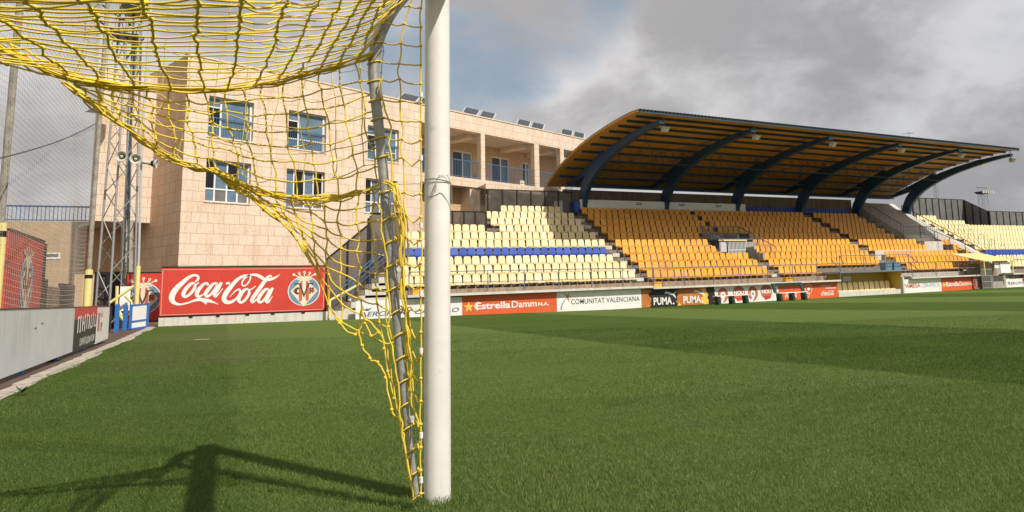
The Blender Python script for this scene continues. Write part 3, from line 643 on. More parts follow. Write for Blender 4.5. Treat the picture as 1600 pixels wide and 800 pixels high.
# satellite-dish dot and solar collectors on the roof: things of their own
def solar(u, v, label, w=.95):
    c = (B2W((0, 0, 0)), )
    # on the roof edge, 1.2 m behind the parapet
    d = ROT@_ray(u, v); n = np.array([-math.sin(BA), math.cos(BA), 0]); t = ((B2W((0, 1.3, 0))-EYE)@n)/(d@n); P = EYE+d*t
    x = (P-BQ)@np.array([math.cos(BA), math.sin(BA), 0])
    q = thing('solar_collector', label, 'solar collector', B2W((x, 1.3, ZT)), 'solar collectors along the roof edge'); q.rotation_euler = (0, 0, BA); WORLD[q] = (0, 0, 0)
    for k, off in ((0, 0), (1, -1.25)):
        s = MB().use('solar'); # collector leaning towards +x side
        s.hexa([(off-.55, -.9, .02), (off+.45, -.9, .02), (off+1.42, -.2, .74), (off+.42, -.2, .74)], [(off-.55, -.93, .06), (off+.45, -.93, .06), (off+1.42, -.23, .78), (off+.42, -.23, .78)])
        s.build('collector_panel', q)
        f = MB().use('alu'); f.bar((off+.49, -.93, .02), (off+1.46, -.22, .78), .05); f.bar((off-.58, -.93, .02), (off+.39, -.22, .78), .03); f.bar((off+.39, -.21, .78), (off+1.44, -.21, .78), .02)
        f.bar((off+.9, -.2, .66), (off+.9, .1, -.2), .025); f.bar((off, -.2, .66), (off, .1, -.2), .025); f.build('collector_frame', q)
solar(742, 172, 'pair of tilted dark solar collectors on the roof edge nearest the goal post'); solar(822, 190, 'pair of tilted dark solar collectors on the roof edge, second from the covered stand'); solar(888, 208, 'pair of tilted dark solar collectors on the roof edge, close to the covered stand roof')
solar(648, 150, 'tilted dark solar collectors on the roof, seen through the goal net beside the post')
# ---------------------------------------------------------------- stands along the far touchline
T0, DT, RZ, DR = 31.55, .844, 1.25, .46       # first tread front, tread depth, first tread height, rise
def tread(i): return T0+DT*i, RZ+DR*i
FY = 30.45
def terrace(name, x0, x1, rows, par, mname='terrace', gaps=()):
    m = MB().use(mname)
    for i in range(rows):
        y, z = tread(i); iv = [(x0, x1)]
        for ga, gb, r0, r1 in gaps:
            if r0 <= i <= r1: iv = [p for a, b in iv for p in ((a, min(b, ga)), (max(a, gb), b)) if p[1]-p[0] > .05]
        for a, b in iv: m.bx(a, b, y, y+DT-.003, z-.62, z)
    return m.build(name, par)
def railing(name, par, pts, h=.95, every=1.75, mids=(.5,), mname='rail', r=.024, zmid=None):
    m = MB().use(mname); P = [np.array(p, float) for p in pts]
    for a, b in zip(P[:-1], P[1:]):
        for f in (1.,)+tuple(mids): m.bar(a+[0, 0, h*f], b+[0, 0, h*f], r if f == 1 else r*.75, 6)
        n = max(1, round(np.linalg.norm(b-a)/every))
        for k in range(n+1): q = a+(b-a)*k/n; m.bar(q, q+[0, 0, h], r, 6)
    return m.build(name, par)
def baluster(name, par, a, b, h=.95, step=.13, mname='rail', r=.01):
    a, b = np.array(a, float), np.array(b, float); m = MB().use(mname); m.bar(a+[0, 0, h], b+[0, 0, h], .025, 6); m.bar(a+[0, 0, .08], b+[0, 0, .08], .015)
    n = int(np.linalg.norm(b-a)/step)
    for k in range(n+1): q = a+(b-a)*k/n; m.bar(q+[0, 0, .08 if k % 8 else 0], q+[0, 0, h], r if k % 8 else .02)
    return m.build(name, par)
# open left terrace
lt = thing('seating_terrace', 'open concrete seating terrace in front of the stone building, left of the roofed stand', 'terrace', (12.4, 31, .1))
m = MB().use('terrace')
for i in range(10):
    y, z = tread(i); xl = 6.45 if i < 6 else (9.2 if i == 6 else 12.0)
    m.bx(xl, 18.45, y, y+DT-.003, max(z-.62, 0), z)
m.build('steps', lt)
m = MB().use('concrete_white'); m.bx(6.45, 18.05, FY, T0, .955, 1.06); m.build('front_slab', lt)
m = MB().use('concrete_dirty'); m.bx(6.5, 18.45, 31.5, 31.548, 1.06, 1.246); m.bx(6.5, 18.4, 30.85, 31.2, .05, .95); m.build('front_wall', lt)
m = MB().use('concrete'); m.bx(6.2, 6.447, T0, 36.6, .1, 2.0); m.hexa([(6.2, T0, 2.0), (6.447, T0, 2.0), (6.447, 36.6, 2.0), (6.2, 36.6, 2.0)], [(6.2, T0, 2.05), (6.447, T0, 2.05), (6.447, 36.6, 4.3), (6.2, 36.6, 4.3)]); m.build('end_wall', lt)
railing('front_railing', lt, [(6.5, FY+.05, 1.06), (18.05, FY+.05, 1.0)], .93, 1.73)
MB().use('orange').bx(6.7, 7.15, 30.7, 31.1, 1.06, 1.32).build('step_box', lt)
m = MB().use('concrete_white')
for i in range(10):
    y, z = tread(i); m.bx(18.05, 18.46, y-.3, y+.25, z-.4, z-.2)
m.build('aisle_steps', lt)
# stair up to it at the corner, with its handrails and dark screens
st = thing('corner_stair', 'white concrete stair with blue handrails climbing to the left end of the open terrace', 'stair', (5.2, 32, .2))
m = MB().use('concrete_white')
for k in range(9): m.bx(3.9+k*.26, 6.19, 31.25, 33.1, .15+k*.24-.1, .15+(k+1)*.24)
m.build('steps', st)
for yy in (31.3, 33.05): 
    m = MB().use('rail_blue'); m.bar((4.0, yy, 1.35), (6.2, yy, 3.3), .03, 6); m.bar((4.0, yy, .95), (6.2, yy, 2.9), .02, 6)
    for k in range(4): x = 4.0+k*.7; m.bar((x, yy, .3+k*.6), (x, yy, 1.35+k*.62), .02, 6)
    m.build('handrail', st)
m = MB().use('concrete_white'); m.bx(3.62, 6.44, 31.22, 31.249, .1, .55); m.build('side_wall', st)
ss = thing('screen_fence', 'dark smoked screen fence stepping up beside the white corner stair', 'screen fence', (5.2, 33.5, .2))
m = MB().use('smoked'); m.hexa([(3.75, 33.46, .5), (5.35, 33.46, 1.4), (5.35, 33.48, 1.4), (3.75, 33.48, .5)], [(3.75, 33.46, 2.7), (5.35, 33.46, 4.15), (5.35, 33.48, 4.15), (3.75, 33.48, 2.7)]); m.bx(5.5, 6.9, 33.46, 33.48, 2.0, 4.7); m.build('screen_panel', ss)
m = MB().use('frame_dark')
for x, z0, z1 in ((3.72, .3, 2.75), (4.55, .9, 3.45), (5.38, 1.4, 4.5), (5.47, 1.4, 4.6), (6.92, 2, 4.9)): m.bx(x-.04, x+.04, 33.41, 33.5, z0, z1)
m.bar((3.72, 33.45, 2.72), (5.4, 33.45, 4.22), .04); m.bar((5.45, 33.45, 4.72), (6.95, 33.45, 4.72), .04); m.build('screen_frame', ss)
yb = thing('yellow_post_frame', 'small pale yellow bent pipe frame at the foot of the corner stair', 'pipe frame', (3.72, 31.0, .2))
a, b_, c = ony(515, 497, 31.0), ony(515, 467, 31.0), ony(560, 445, 31.0)
MB().use('yellow_pad').tube([a, b_+[0, 0, -.03]], .055, 10).build('upright', yb); MB().use('yellow_pad').tube([b_+[.02, 0, -.06], c], .05, 10).build('slanting_bar', yb)
# screens along the top of the terrace
sc = thing('screen_fence', 'dark smoked glass screen fence along the top of the open terrace, under the balconies', 'screen fence', (14, 40, 5))
def screens(par, a, b, z0, z1, n, mname='mesh_grey', t=.035, z1b=None):
    a, b = np.array(a, float), np.array(b, float); g = MB().use(mname); f = MB().use('frame_dark'); z1b = z1 if z1b is None else z1b
    U = lambda s: np.array([0, 0, z1+(z1b-z1)*s-(a+(b-a)*s)[2]])
    for k in range(n):
        p, q = a+(b-a)*k/n, a+(b-a)*(k+1)/n; d = (b-a)/np.linalg.norm(b-a); nn = np.array([-d[1], d[0], 0])*.012
        g.hexa([p-nn, q-nn, q+nn, p+nn], [p-nn+U(k/n), q-nn+U((k+1)/n), q+nn+U((k+1)/n), p+nn+U(k/n)])
    for k in range(n+1): p = a+(b-a)*k/n; f.bx(p[0]-t, p[0]+t, p[1]-.05, p[1]+.05, p[2]-.3, (p+U(k/n))[2]+.05)
    f.bar(a+U(0)+[0, 0, .03], b+U(1)+[0, 0, .03], .035); f.bar(a, b, .035)
    g.build('screen_panel', par); f.build('screen_frame', par)
screens(sc, (9.0, 37.55, 4.35), (12.0, 37.55, 4.35), 4.35, 5.32, 5, 'smoked'); screens(sc, (13.0, 40.35, 5.3), (18.3, 40.35, 5.3), 5.3, 6.98, 6, 'smoked')
MB().use('smoked').bx(12.0, 12.02, 37.6, 40.3, 4.6, 6.9).build('screen_panel', sc)
# roofed main stand
ms = thing('covered_grandstand', 'covered grandstand with curved ochre roof on dark blue steel ribs', 'grandstand', (33, 31, 0))
terrace('steps', 18.5, 44.2, 11, ms, 'terrace', ((25.3, 27.45, 3, 5), (30.6, 60, 0, 0)))
m = MB().use('concrete_white'); m.bx(18.052, 30.6, FY, T0, .89, .985); m.build('front_slab', ms)
m = MB().use('concrete_dirty'); m.bx(18.46, 30.6, 31.5, 31.548, .985, 1.246); m.bx(18.5, 30.6, 30.9, 31.2, 0, .88); m.build('front_wall', ms)
railing('front_railing', ms, [(18.1, FY+.05, .985), (30.6, FY+.05, .985)], .93, 1.78)
# aisle steps
m = MB().use('concrete_white')
for i in range(11):
    y, z = tread(i)
    m.bx(37.0, 37.45, y-.3, y+.25, z-.4, z-.2)
    if i < 3: m.bx(26.85, 27.25, y-.32, y+.2, z-.42, z-.21)
    m.use('frame_dark').bx(37.02, 37.42, y-.32, y-.301, z-.38, z-.24).use('concrete_white')
m.build('aisle_steps', ms)
for x in (18.25, 26.8):
    m = MB().use('orange'); m.bx(x-.05, x+.45, 30.75, 31.05, .986, 1.24); m.build('step_box', ms)
# players' way in through the rows
m = MB().use('concrete'); m.bx(27.42, 27.449, 34.0, 36.6, 1.8, 3.0)
for k in range(4): m.bx(27.40, 27.56, 33.4+k*.8, 34.2+k*.8, 2.4, 2.75+k*.42)
m.use('concrete_dirty').bx(25.3, 28.2, 36.6, 36.75, 1.8, 4.2); m.use('concrete').bx(27.45, 28.2, 34.9, 35.05, 2.2, 3.5); m.build('entrance_wall', ms)
m = MB().use('rail_blue'); m.bx(25.32, 27.9, 34.9, 36.55, 3.62, 3.70); m.use('yellow_pad').bx(25.3, 27.4, 34.86, 34.9, 3.56, 3.64); m.build('entrance_roof', ms)
m = MB().use('window_frame')
for k in range(15): m.bx(26.0+k*.1, 26.04+k*.1, 34.92, 34.95, 2.5, 3.55)
m.bx(26.0, 27.44, 34.915, 34.918, 3.0, 3.04); m.bx(25.4, 25.9, 34.92, 34.95, 2.9, 3.5); m.build('entrance_gate', ms)
baluster('entrance_railing', ms, (25.3, 36.7, 3.65), (28.3, 36.7, 3.65), .95)
baluster('entrance_railing', ms, (25.32, 36.7, 3.65), (25.32, 33.9, 2.35), .95); baluster('entrance_railing', ms, (28.3, 36.7, 3.65), (28.3, 33.4, 2.2), .95)
# press row and back wall
m = MB().use('grey_panel'); m.bx(18.7, 31.5, 40.0, 40.06, 5.93, 6.53); m.build('press_panel', ms)
m = MB().use('ink')
for x in (22.6, 25.9, 28.9): m.bx(x, x+.5, 39.985, 39.999, 6.38, 6.42); m.bx(x+.05, x+.45, 39.985, 39.999, 6.28, 6.33)
m.build('press_lettering', ms)
m = MB().use('frame_dark')
for x in np.arange(18.9, 31.4, .75): m.bx(x, x+.55, 40.5, 40.7, 5.9, 6.55+.1*(int(x*7) % 2)); m.bx(x+.1, x+.4, 40.95, 41.2, 5.9, 6.6)
m.build('press_desk', ms)
m = MB().use('rail')
for x in np.arange(19.5, 31.4, 1.45): m.bar((x, 40.4, 5.9), (x, 40.4, 7.15), .02)
m.build('press_post', ms)
m = MB().use('concrete_dirty'); m.bx(18.6, 44.2, 42.2, 42.4, 4, 7.46); m.build('back_wall', ms)
m = MB().use('concrete'); m.bx(18.5, 44.2, 40.84, 42.2, 5.2, 5.85); m.build('top_walkway', ms)
# roof
prof = [(30.4, 9.72), (31.6, 9.76), (33.7, 9.67), (35.9, 9.47), (38.1, 9.12), (40.3, 8.57), (41.5, 8.12), (42.5, 7.66)]
PR = [tuple(p) for p in catmull(prof, 4)]; RX0, RX1 = 17.58, 49.0
def roof_z(y): return float(np.interp(y, [p[0] for p in PR], [p[1] for p in PR]))
n = len(PR)
m = MB().use('roof_under'); m.add([(x, y, z) for x in (RX0, RX1) for y, z in PR], [(i, i+1, n+i+1, n+i) for i in range(n-1)], True)
for x in (RX0, RX1): m.add([(x, y, z) for y, z in PR]+[(x, y, z+.10) for y, z in PR], [(i, i+1, n+i+1, n+i) for i in range(n-1)])
roof_o = m.build('roof', ms)
m = MB().use('roof_blue'); m.add([(x, y, z+.12) for x in (RX0-.02, RX1+.02) for y, z in PR], [(i, n+i, n+i+1, i+1) for i in range(n-1)], True); m.build('roof_sheet', roof_o)
m = MB().use('gutter'); m.bx(RX0, RX1, 30.32, 30.4, 9.645, 9.70); m.use('fascia')
for x in np.arange(RX0, RX1, .22): m.bx(x, x+.11, 30.27, 30.41, 9.79, 9.83)
m.bx(RX0, RX1, 30.34, 30.42, 9.70, 9.79); m.build('front_gutter', roof_o)
for y in (31.3, 32.3, 33.3, 34.35, 35.5, 36.7, 37.9, 39.1, 40.3, 41.3):
    m = MB().use('roof_blue'); z = roof_z(y); m.bx(RX0+.35, RX1-.2, y-.045, y+.045, z-.13, z-.01)
    m.build('purlin', roof_o)
m = MB().use('roof_blue'); m.bx(RX0+1.2, RX1, 41.9, 42.1, 7.62, 7.85); m.build('rear_beam', roof_o)
RIBS = [19.02, 24.97, 30.8, 36.81, 42.74, 48.44]
for y, (za, zb) in ((36.7, (.25, 1.0)), (39.1, (.25, 1.15))):   # lattice bracing between the ribs
    m = MB().use('roof_blue')
    for a, b in zip(RIBS[:-1], RIBS[1:]):
        z = roof_z(y)-.2; zl = z-.75; m.bar((a, y, zl), (b, y, zl), .028); k = 8
        for q in range(k):
            xa, xb = a+(b-a)*q/k, a+(b-a)*(q+1)/k; m.bar((xa, y, z if q % 2 else zl), (xb, y, zl if q % 2 else z), .02); m.bar((xb, y, zl), (xb, y, z), .016)
    m.build('lattice_girder', roof_o)
m = MB().use('roof_blue')
for a, b in ((RIBS[0], RIBS[1]), (RIBS[4], RIBS[5]), (RIBS[2], RIBS[3])):
    m.bar((a+.2, 33, roof_z(33)-.25), (b, 40.2, roof_z(40.2)-.35), .022); m.bar((b, 33, roof_z(33)-.25), (a, 40.2, roof_z(40.2)-.35), .022)
m.build('cross_bracing', roof_o)
for x in RIBS:
    C_ = np.array([1, 1, .82])*np.array(catmull([(30.6, 9.36, .22), (32, 9.33, .34), (33.6, 9.2, .46), (35.3, 8.98, .58), (37, 8.62, .72), (38.5, 8.12, .88), (39.55, 7.45, .98), (40.1, 6.75, .92), (40.33, 6.0, .8), (40.4, 5.2, .7), (40.42, 4.3, .64)], 5)); k = len(C_)
    tg = np.gradient(C_[:, :2], axis=0); tg /= np.linalg.norm(tg, axis=1)[:, None]; nr = np.stack([-tg[:, 1], tg[:, 0]], 1)
    top = C_[:, :2]+nr*C_[:, 2:3]/2; bot = C_[:, :2]-nr*C_[:, 2:3]/2; hw = .15; m = MB().use('roof_blue')
    vs = [(x+s_, y, z) for s_ in (-hw, hw) for y, z in top]+[(x+s_, y, z) for s_ in (-hw, hw) for y, z in bot]; fs = []
    for i in range(k-1): fs += [(i, i+1, k+i+1, k+i), (2*k+i, 3*k+i, 3*k+i+1, 2*k+i+1), (i, 2*k+i, 2*k+i+1, i+1), (k+i, k+i+1, 3*k+i+1, 3*k+i)]
    fs += [(0, k, 3*k, 2*k), (k-1, 3*k-1, 4*k-1, 2*k-1)]
    m.add(vs, fs)
    m.hexa([(x-.148, 37.2, 8.3), (x+.148, 37.2, 8.3), (x+.148, 41.7, 7.65), (x-.148, 41.7, 7.65)], [(x-.148, 37.2, roof_z(37.2)-.2), (x+.148, 37.2, roof_z(37.2)-.2), (x+.148, 41.7, roof_z(41.7)-.2), (x-.148, 41.7, roof_z(41.7)-.2)])
    m.build('rib', ms)
MB().use('seat_blue').bx(18.3, 18.65, 39.9, 40.3, 5.7, 6.4).build('blue_bin', ms)
# floodlights hung under the ribs
for i, x in enumerate(RIBS):
    o_ = ['nearest the stone building', 'second from the stone building', 'third from the stone building', 'fourth from the stone building', 'fifth from the stone building', 'farthest from the stone building']
    y = 30.85; z = roof_z(y)-.52; f = thing('floodlight', 'small cream floodlight hung from the tip of the roof rib '+o_[i], 'floodlight', (x+.3, y, z), 'floodlights under the grandstand roof')
    m = MB().use('horn'); m.hexa([(x+.18, y-.05, z-.36), (x+.48, y-.05, z-.36), (x+.48, y+.14, z-.31), (x+.18, y+.14, z-.31)], [(x+.14, y-.26, z-.12), (x+.52, y-.26, z-.12), (x+.50, y+.10, z-.03), (x+.16, y+.10, z-.03)]); m.build('lamp_housing', f)
    m = MB().use('lamp_glass'); m.add([(x+.17, y-.272, z-.14), (x+.49, y-.272, z-.14), (x+.46, y-.07, z-.35), (x+.20, y-.07, z-.35)], [(0, 3, 2, 1)]); m.build('lamp_glass', f)
    m = MB().use('rail'); m.bar((x+.33, y+.05, z-.03), (x+.33, y+.05, roof_z(y)-.05), .03); m.bar((x+.13, y, z-.15), (x+.33, y+.05, z+.06), .02); m.bar((x+.53, y, z-.15), (x+.33, y+.05, z+.06), .02); m.build('bracket', f)
p = ony(1533, 256, 34.5); f = thing('floodlight', 'small floodlight hanging lower, below the right end of the grandstand roof', 'floodlight', p, 'floodlights under the grandstand roof')
m = MB().use('horn'); m.hexa([p+[-.2, -.1, -.2], p+[.2, -.1, -.2], p+[.2, .12, -.1], p+[-.2, .12, -.1]], [p+[-.25, -.2, .05], p+[.25, -.2, .05], p+[.2, .1, .15], p+[-.2, .1, .15]]); m.build('lamp_housing', f); MB().use('rail').bar(p+[0, 0, .1], (p[0], p[1], roof_z(34.5)-.05), .025).build('bracket', f)
p = ony(1424, 212, 31); ae = thing('roof_aerial', 'thin metal aerial lying on the grandstand roof edge', 'aerial', p)
m = MB().use('rail'); m.bar(p+[-.9, 0, .05], p+[.3, 0, .2], .02); m.bar(p+[-.2, 0, .1], p+[-.3, 0, -.3], .02); m.bar(p+[.2, .1, .2], p+[-.3, .1, .25], .015); m.build('aerial_rods', ae)
# dugout
dg_ = thing('dugout', 'sunken yellow team dugout with a row of pale seats under the walkway', 'dugout', (33.2, 30.7, 0))
m = MB().use('yellow_wall'); m.bx(30.6, 36.0, 32.0, 32.1, .3, 1.35); m.bx(35.9, 36.0, 30.7, 32.0, .05, 1.35); m.build('back_wall', dg_)
m = MB().use('concrete_white'); m.bx(30.6, 35.9, 30.72, 31.6, -.02, .28); m.bx(35.86, 36.0, 30.55, 30.72, .0, 1.0); m.build('bench_plinth', dg_)
m = MB().use('concrete'); m.bx(30.55, 36.6, 30.5, 32.3, 1.36, 1.43); m.use('rail').bx(30.55, 36.62, 30.46, 30.5, 1.36, 1.44); m.build('dugout_roof', dg_)
m = MB().use('grey_panel'); m.bx(32.3, 32.95, 31.97, 31.998, .85, 1.2); m.use('ink').bx(32.25, 32.98, 31.975, 31.998, .74, .84); m.build('notice', dg_)
railing('roof_railing', dg_, [(30.7, 30.56, 1.43), (36.55, 30.56, 1.43)], .93, 1.95)
m = MB().use('rail'); m.bar((30.68, 30.5, 2.35), (30.95, 30.5, 1.9), .03); m.bar((30.0, 30.5, 2.15), (30.7, 30.5, 1.5), .03); m.bar((36.5, 30.5, 2.35), (37.3, 30.5, 1.85), .03); m.bar((36.5, 30.5, 1.9), (37.3, 30.5, 1.4), .03); m.build('sloping_handrail', dg_)
for q, x in enumerate((35.0, 35.75)):
    k = thing('litter_bin', 'light blue plastic bin on the walkway above the dugout, '+('the one nearer the goal' if q == 0 else 'the one farther from the goal'), 'bin', (x, 31.0, 1.43))
    m = MB().use('bright_blue'); MT['bin_blue'] = MT.get('bin_blue') or mat('light_blue_plastic', (.13, .26, .37), .5, .1, 9); m = MB().use('bin_blue'); m.hexa([(x-.26, 30.8, 1.432), (x+.26, 30.8, 1.432), (x+.26, 31.2, 1.432), (x-.26, 31.2, 1.432)], [(x-.31, 30.75, 1.86), (x+.31, 30.75, 1.86), (x+.31, 31.25, 1.86), (x-.31, 31.25, 1.86)]); m.build('bin_body', k)
    MB().use('bin_blue').bx(x-.33, x+.33, 30.73, 31.27, 1.862, 1.92).build('lid', k)
# lower block right of the dugout
m = MB().use('concrete_white'); m.bx(36.63, 43.6, FY, T0, .86, .95); m.build('front_slab_right', ms)
m = MB().use('concrete'); m.bx(36.65, 48.6, 31.56, 34.3, .1, 1.24); m.bx(36.65, 43.6, 30.95, 31.2, 0, .85); m.build('lower_wall', ms)
railing('front_railing', ms, [(36.7, FY+.05, .95), (43.4, FY+.05, .95)], .93, 2.1)
m = MB().use('concrete_white'); m.bx(37.5, 44.0, 34.02, 34.08, 2.2, 2.85); m.build('low_wall', ms)
# bare ramp beside the main seats
m = MB().use('concrete_white'); m.hexa([(42.9, 36.0, 3.6), (46.2, 36.0, 3.6), (46.2, 42.2, 3.6), (42.9, 42.2, 3.6)], [(42.9, 36.0, 4.05), (46.2, 36.0, 4.05), (49.2, 42.2, 7.25), (44.4, 42.2, 7.25)]); m.bx(43.6, 45.6, 34.9, 35.98, 2.2, 3.5); m.build('concrete_ramp', ms)
baluster('ramp_railing', ms, (44.9, 41.9, 6.5), (42.8, 36.0, 3.75), 1.0, .2); baluster('ramp_railing', ms, (42.8, 36.0, 3.75), (46.0, 35.6, 3.75), .9, .2)
railing('stair_railing', ms, [(44.6, 36.0, 3.8), (45.8, 33.2, 2.2), (46.2, 32.0, 1.4)], 1.0, 1.3, (.5,), 'rail_blue')
# right open terrace
rt = thing('seating_terrace', 'open concrete seating terrace beyond the roofed stand, backed by grey screens', 'terrace', (58, 31, 0))
m = MB().use('terrace')
for i in range(10):
    y, z = tread(i); m.bx(48.45, {9: 51.8, 8: 54.2}.get(i, 76), y, y+DT-.003, z-.62, z)
m.build('steps', rt)
m = MB().use('concrete_white'); m.hexa([(46.9, 32.2, 1.2), (47.25, 32.2, 1.2), (47.25, 40.8, 5.7), (46.9, 40.8, 5.7)], [(46.9, 32.2, 2.0), (47.25, 32.2, 2.0), (48.6, 40.8, 6.55), (48.2, 40.8, 6.55)]); m.build('stair_wall', rt)
m = MB().use('concrete_white'); m.bx(46.9, 76, FY, T0, .86, .95); m.build('front_slab', rt); MB().use('concrete').bx(46.9, 76, 30.9, 31.2, 0, .85).build('front_wall', rt)
m = MB().use('concrete')
for i in range(10): y, z = tread(i); m.bx(47.3, 48.44, y-.2, y+.6, z-.6, z-.1)
m.build('aisle_steps', rt)
railing('front_railing', rt, [(47.0, FY+.05, .95), (60, FY+.05, .95)], .93, 2.1)
railing('stair_railing', rt, [(48.3, 40.6, 5.9), (47.6, 33.0, 1.7)], 1.0, 1.6, (.5,), 'frame_dark', .028)
for i in range(1, 8):
    y, z = tread(i); x = 49.9; m = MB().use('rail'); m.tube([(x, y, z), (x, y, z+.75), (x+.12, y, z+.92), (x+.5, y, z+.92), (x+.62, y, z+.75), (x+.62, y, z)], .02, 6); m.build('hoop_rail', rt)
sg = thing('screen_fence', 'tall grey translucent screen fence with black posts behind the far open terrace', 'screen fence', (60, 41.5, 6))
screens(sg, (50.4, 41.2, 5.6), (57.2, 41.2, 5.6), 5.6, 7.66, 8, 'mesh_grey', .05); screens(sg, (57.2, 41.1, 5.2), (57.2, 38.9, 4.7), 5.2, 7.6, 3, 'mesh_grey', .05, 6.36); screens(sg, (57.25, 38.8, 4.7), (78.0, 38.8, 4.7), 4.7, 6.36, 22, 'mesh_grey', .05)
# yellow canopy over the players' tunnel
cp = thing('tunnel_canopy', 'pale yellow canopy on thin posts over the gated players tunnel', 'canopy', (44.5, 30.5, 0))
m = MB().use('yellow_pad'); m.hexa([(43.05, 29.9, 1.80), (46.25, 29.9, 1.80), (46.4, 32.4, 2.42), (42.9, 32.4, 2.42)], [(43.05, 29.9, 1.84), (46.25, 29.9, 1.84), (46.4, 32.4, 2.46), (42.9, 32.4, 2.46)]); m.build('canopy_sheet', cp)
m = MB().use('yellow_pad'); m.bx(43.08, 43.14, 29.95, 30.01, .9, 1.8); m.bx(46.15, 46.21, 29.95, 30.01, .9, 1.8); m.build('post', cp)
m = MB().use('steel')
for k in range(12): m.bx(43.2+k*.1, 43.23+k*.1, 30.3, 30.33, .0, 1.75)
for z in (.05, .45, .85, 1.25, 1.7): m.bx(43.2, 44.35, 30.295, 30.3, z, z+.04)
m.build('tunnel_gate', cp)
m = MB().use('concrete_dirty'); m.bx(43.2, 46.3, 31.3, 31.4, 0, 1.7); m.use('concrete').bx(44.5, 46.2, 30.6, 31.29, .0, .82); m.build('tunnel_wall', cp)
m = MB().use('grey_panel'); m.bx(45.0, 46.1, 30.1, 30.13, 1.0, 1.72); m.build('side_screen', cp)
MB().use('grey_panel').bx(44.45, 44.9, 30.15, 30.18, 1.35, 1.72).build('side_screen', cp)
m = MB().use('crest_red'); m.bx(42.72, 43.02, 30.62, 30.66, .05, .8); tag(m.build('red_banner'), 'small dark red upright banner beside the tunnel gate', 'banner')
# floodlight masts far beyond the ground
for u, v, w, lab in ((1535, 300, 1, 'distant lattice floodlight mast with a wide lamp platform above the grey screens'), (1461, 285, .5, 'distant slender lattice floodlight mast just right of the grandstand roof')):
    p = ond(u, v, 120.); MT['far_steel'] = MT.get('far_steel') or mat('distant_steel', (.30, .31, .32), .6, .1, 9); t = thing('floodlight_mast', lab, 'floodlight mast', (p[0], p[1], 0)); m = MB().use('far_steel'); a = .5*w
    for sx in (-1, 1):
        for sy in (-1, 1): m.bar((p[0]+sx*a*1.2, p[1]+sy*a*1.2, 0), (p[0]+sx*a, p[1]+sy*a, p[2]), .04)
    for k in range(8):
        z = p[2]*(k+1)/9; z2 = p[2]*(k+2)/9
        for s in (-1, 1): m.bar((p[0]-a, p[1]+s*a, z), (p[0]+a, p[1]+s*a, min(z2, p[2])), .025); m.bar((p[0]+s*a, p[1]-a, z), (p[0]+s*a, p[1]+a, min(z2, p[2])), .025)
    m.build('lattice', t)
    m = MB().use('frame_dark'); r = 1.55*w; m.bar((p[0]-r, p[1], p[2]+.7), (p[0]+r*.9, p[1], p[2]+.7), .05)
    if w == 1:
        m.hexa([p+[-.8, -.5, -.35], p+[.8, -.5, -.35], p+[.8, .5, -.35], p+[-.8, .5, -.35]], [p+[-1.4, -.7, .0], p+[1.4, -.7, .0], p+[1.4, .7, .0], p+[-1.4, .7, .0]])
    else: m.bx(p[0]-.5, p[0]+.5, p[1]-.3, p[1]+.3, p[2]-.1, p[2]+.35)
    m.build('lamp_platform', t)
    m = MB().use('horn')
    for k in range(5 if w == 1 else 2): x = p[0]-r*.8+k*r*.4; m.bx(x-.18*w, x+.18*w, p[1]-1.1*w, p[1]-.9*w, p[2]-.35, p[2]+.05)
    m.build('lamps', t)
# ---------------------------------------------------------------- seats
def seat_mb(mname, mb=None, o=(0, 0, 0)):
    m = mb or MB(); m.use(mname); ox, oy, oz = o; w = .196
    # pan, curved up at its front edge
    m.hexa([(ox-w, oy-.36, oz-.235), (ox+w, oy-.36, oz-.235), (ox+w*.95, oy+.02, oz-.23), (ox-w*.95, oy+.02, oz-.23)], [(ox-w, oy-.37, oz-.15), (ox+w, oy-.37, oz-.15), (ox+w*.95, oy+.03, oz-.175), (ox-w*.95, oy+.03, oz-.175)])
    # shell back, leaning, narrower and rounded at the top
    v = w*.885; P = [(-v, -.18), (v, -.18), (v*.98, .12), (v*.88, .20), (v*.66, .225), (-v*.66, .225), (-v*.88, .20), (-v*.98, .12)]
    n = len(P); A = [(ox+a, oy+.02+(b+.18)*.16, oz+b) for a, b in P]; B = [(ox+a*.97, oy+.065+(b+.18)*.16, oz+b-.006) for a, b in P]
    m.add(A+B, [tuple(range(n)), tuple(range(2*n-1, n-1, -1))]+[(i, n+i, n+(i+1) % n, (i+1) % n) for i in range(n)])
    m.bx(ox-.05, ox+.05, oy-.2, oy+.05, oz-.30, oz-.20)
    return m
proto = {k: seat_mb(k).mesh('stadium_seat', (0, 0, 0)) for k in ('pale_yellow', 'faded_yellow', 'orange', 'orange_b', 'seat_blue')}
ORD = ['front', 'second', 'third', 'fourth', 'fifth', 'sixth', 'seventh', 'eighth', 'ninth', 'top']
rest = MB(); PITCH = .42
def seat_at(i): return 32.0+DT*i, 1.64+DR*i
def put_row(i, x0, x1, kind, label=None, cols=None):
    y, z = seat_at(i); n = int((x1-x0)/PITCH)
    for k in range(n):
        x = x0+PITCH*(k+.5); mn = kind
        r = random.random()
        if kind == 'pale_yellow' and r < .14: mn = 'faded_yellow'
        if kind == 'orange' and r < .22: mn = 'orange_b'
        dz = random.uniform(-.008, .008); dx = random.uniform(-.01, .01)
        if label:
            o = bpy.data.objects.new('stadium_seat', proto[mn]); COL.objects.link(o); o.location = (x+dx, y, z+dz); o.rotation_euler = (random.uniform(-.03, .03), 0, random.uniform(-.025, .025)); WORLD[o] = (x, y, z)
            tag(o, label, 'seat', 'plastic seats on the stands')
        else: seat_mb(mn, rest, (x+dx, y, z+dz))
LX = [6.62, 6.62, 6.7, 6.75, 7.1, 7.4, None, 12.35, 12.3, 13.5]
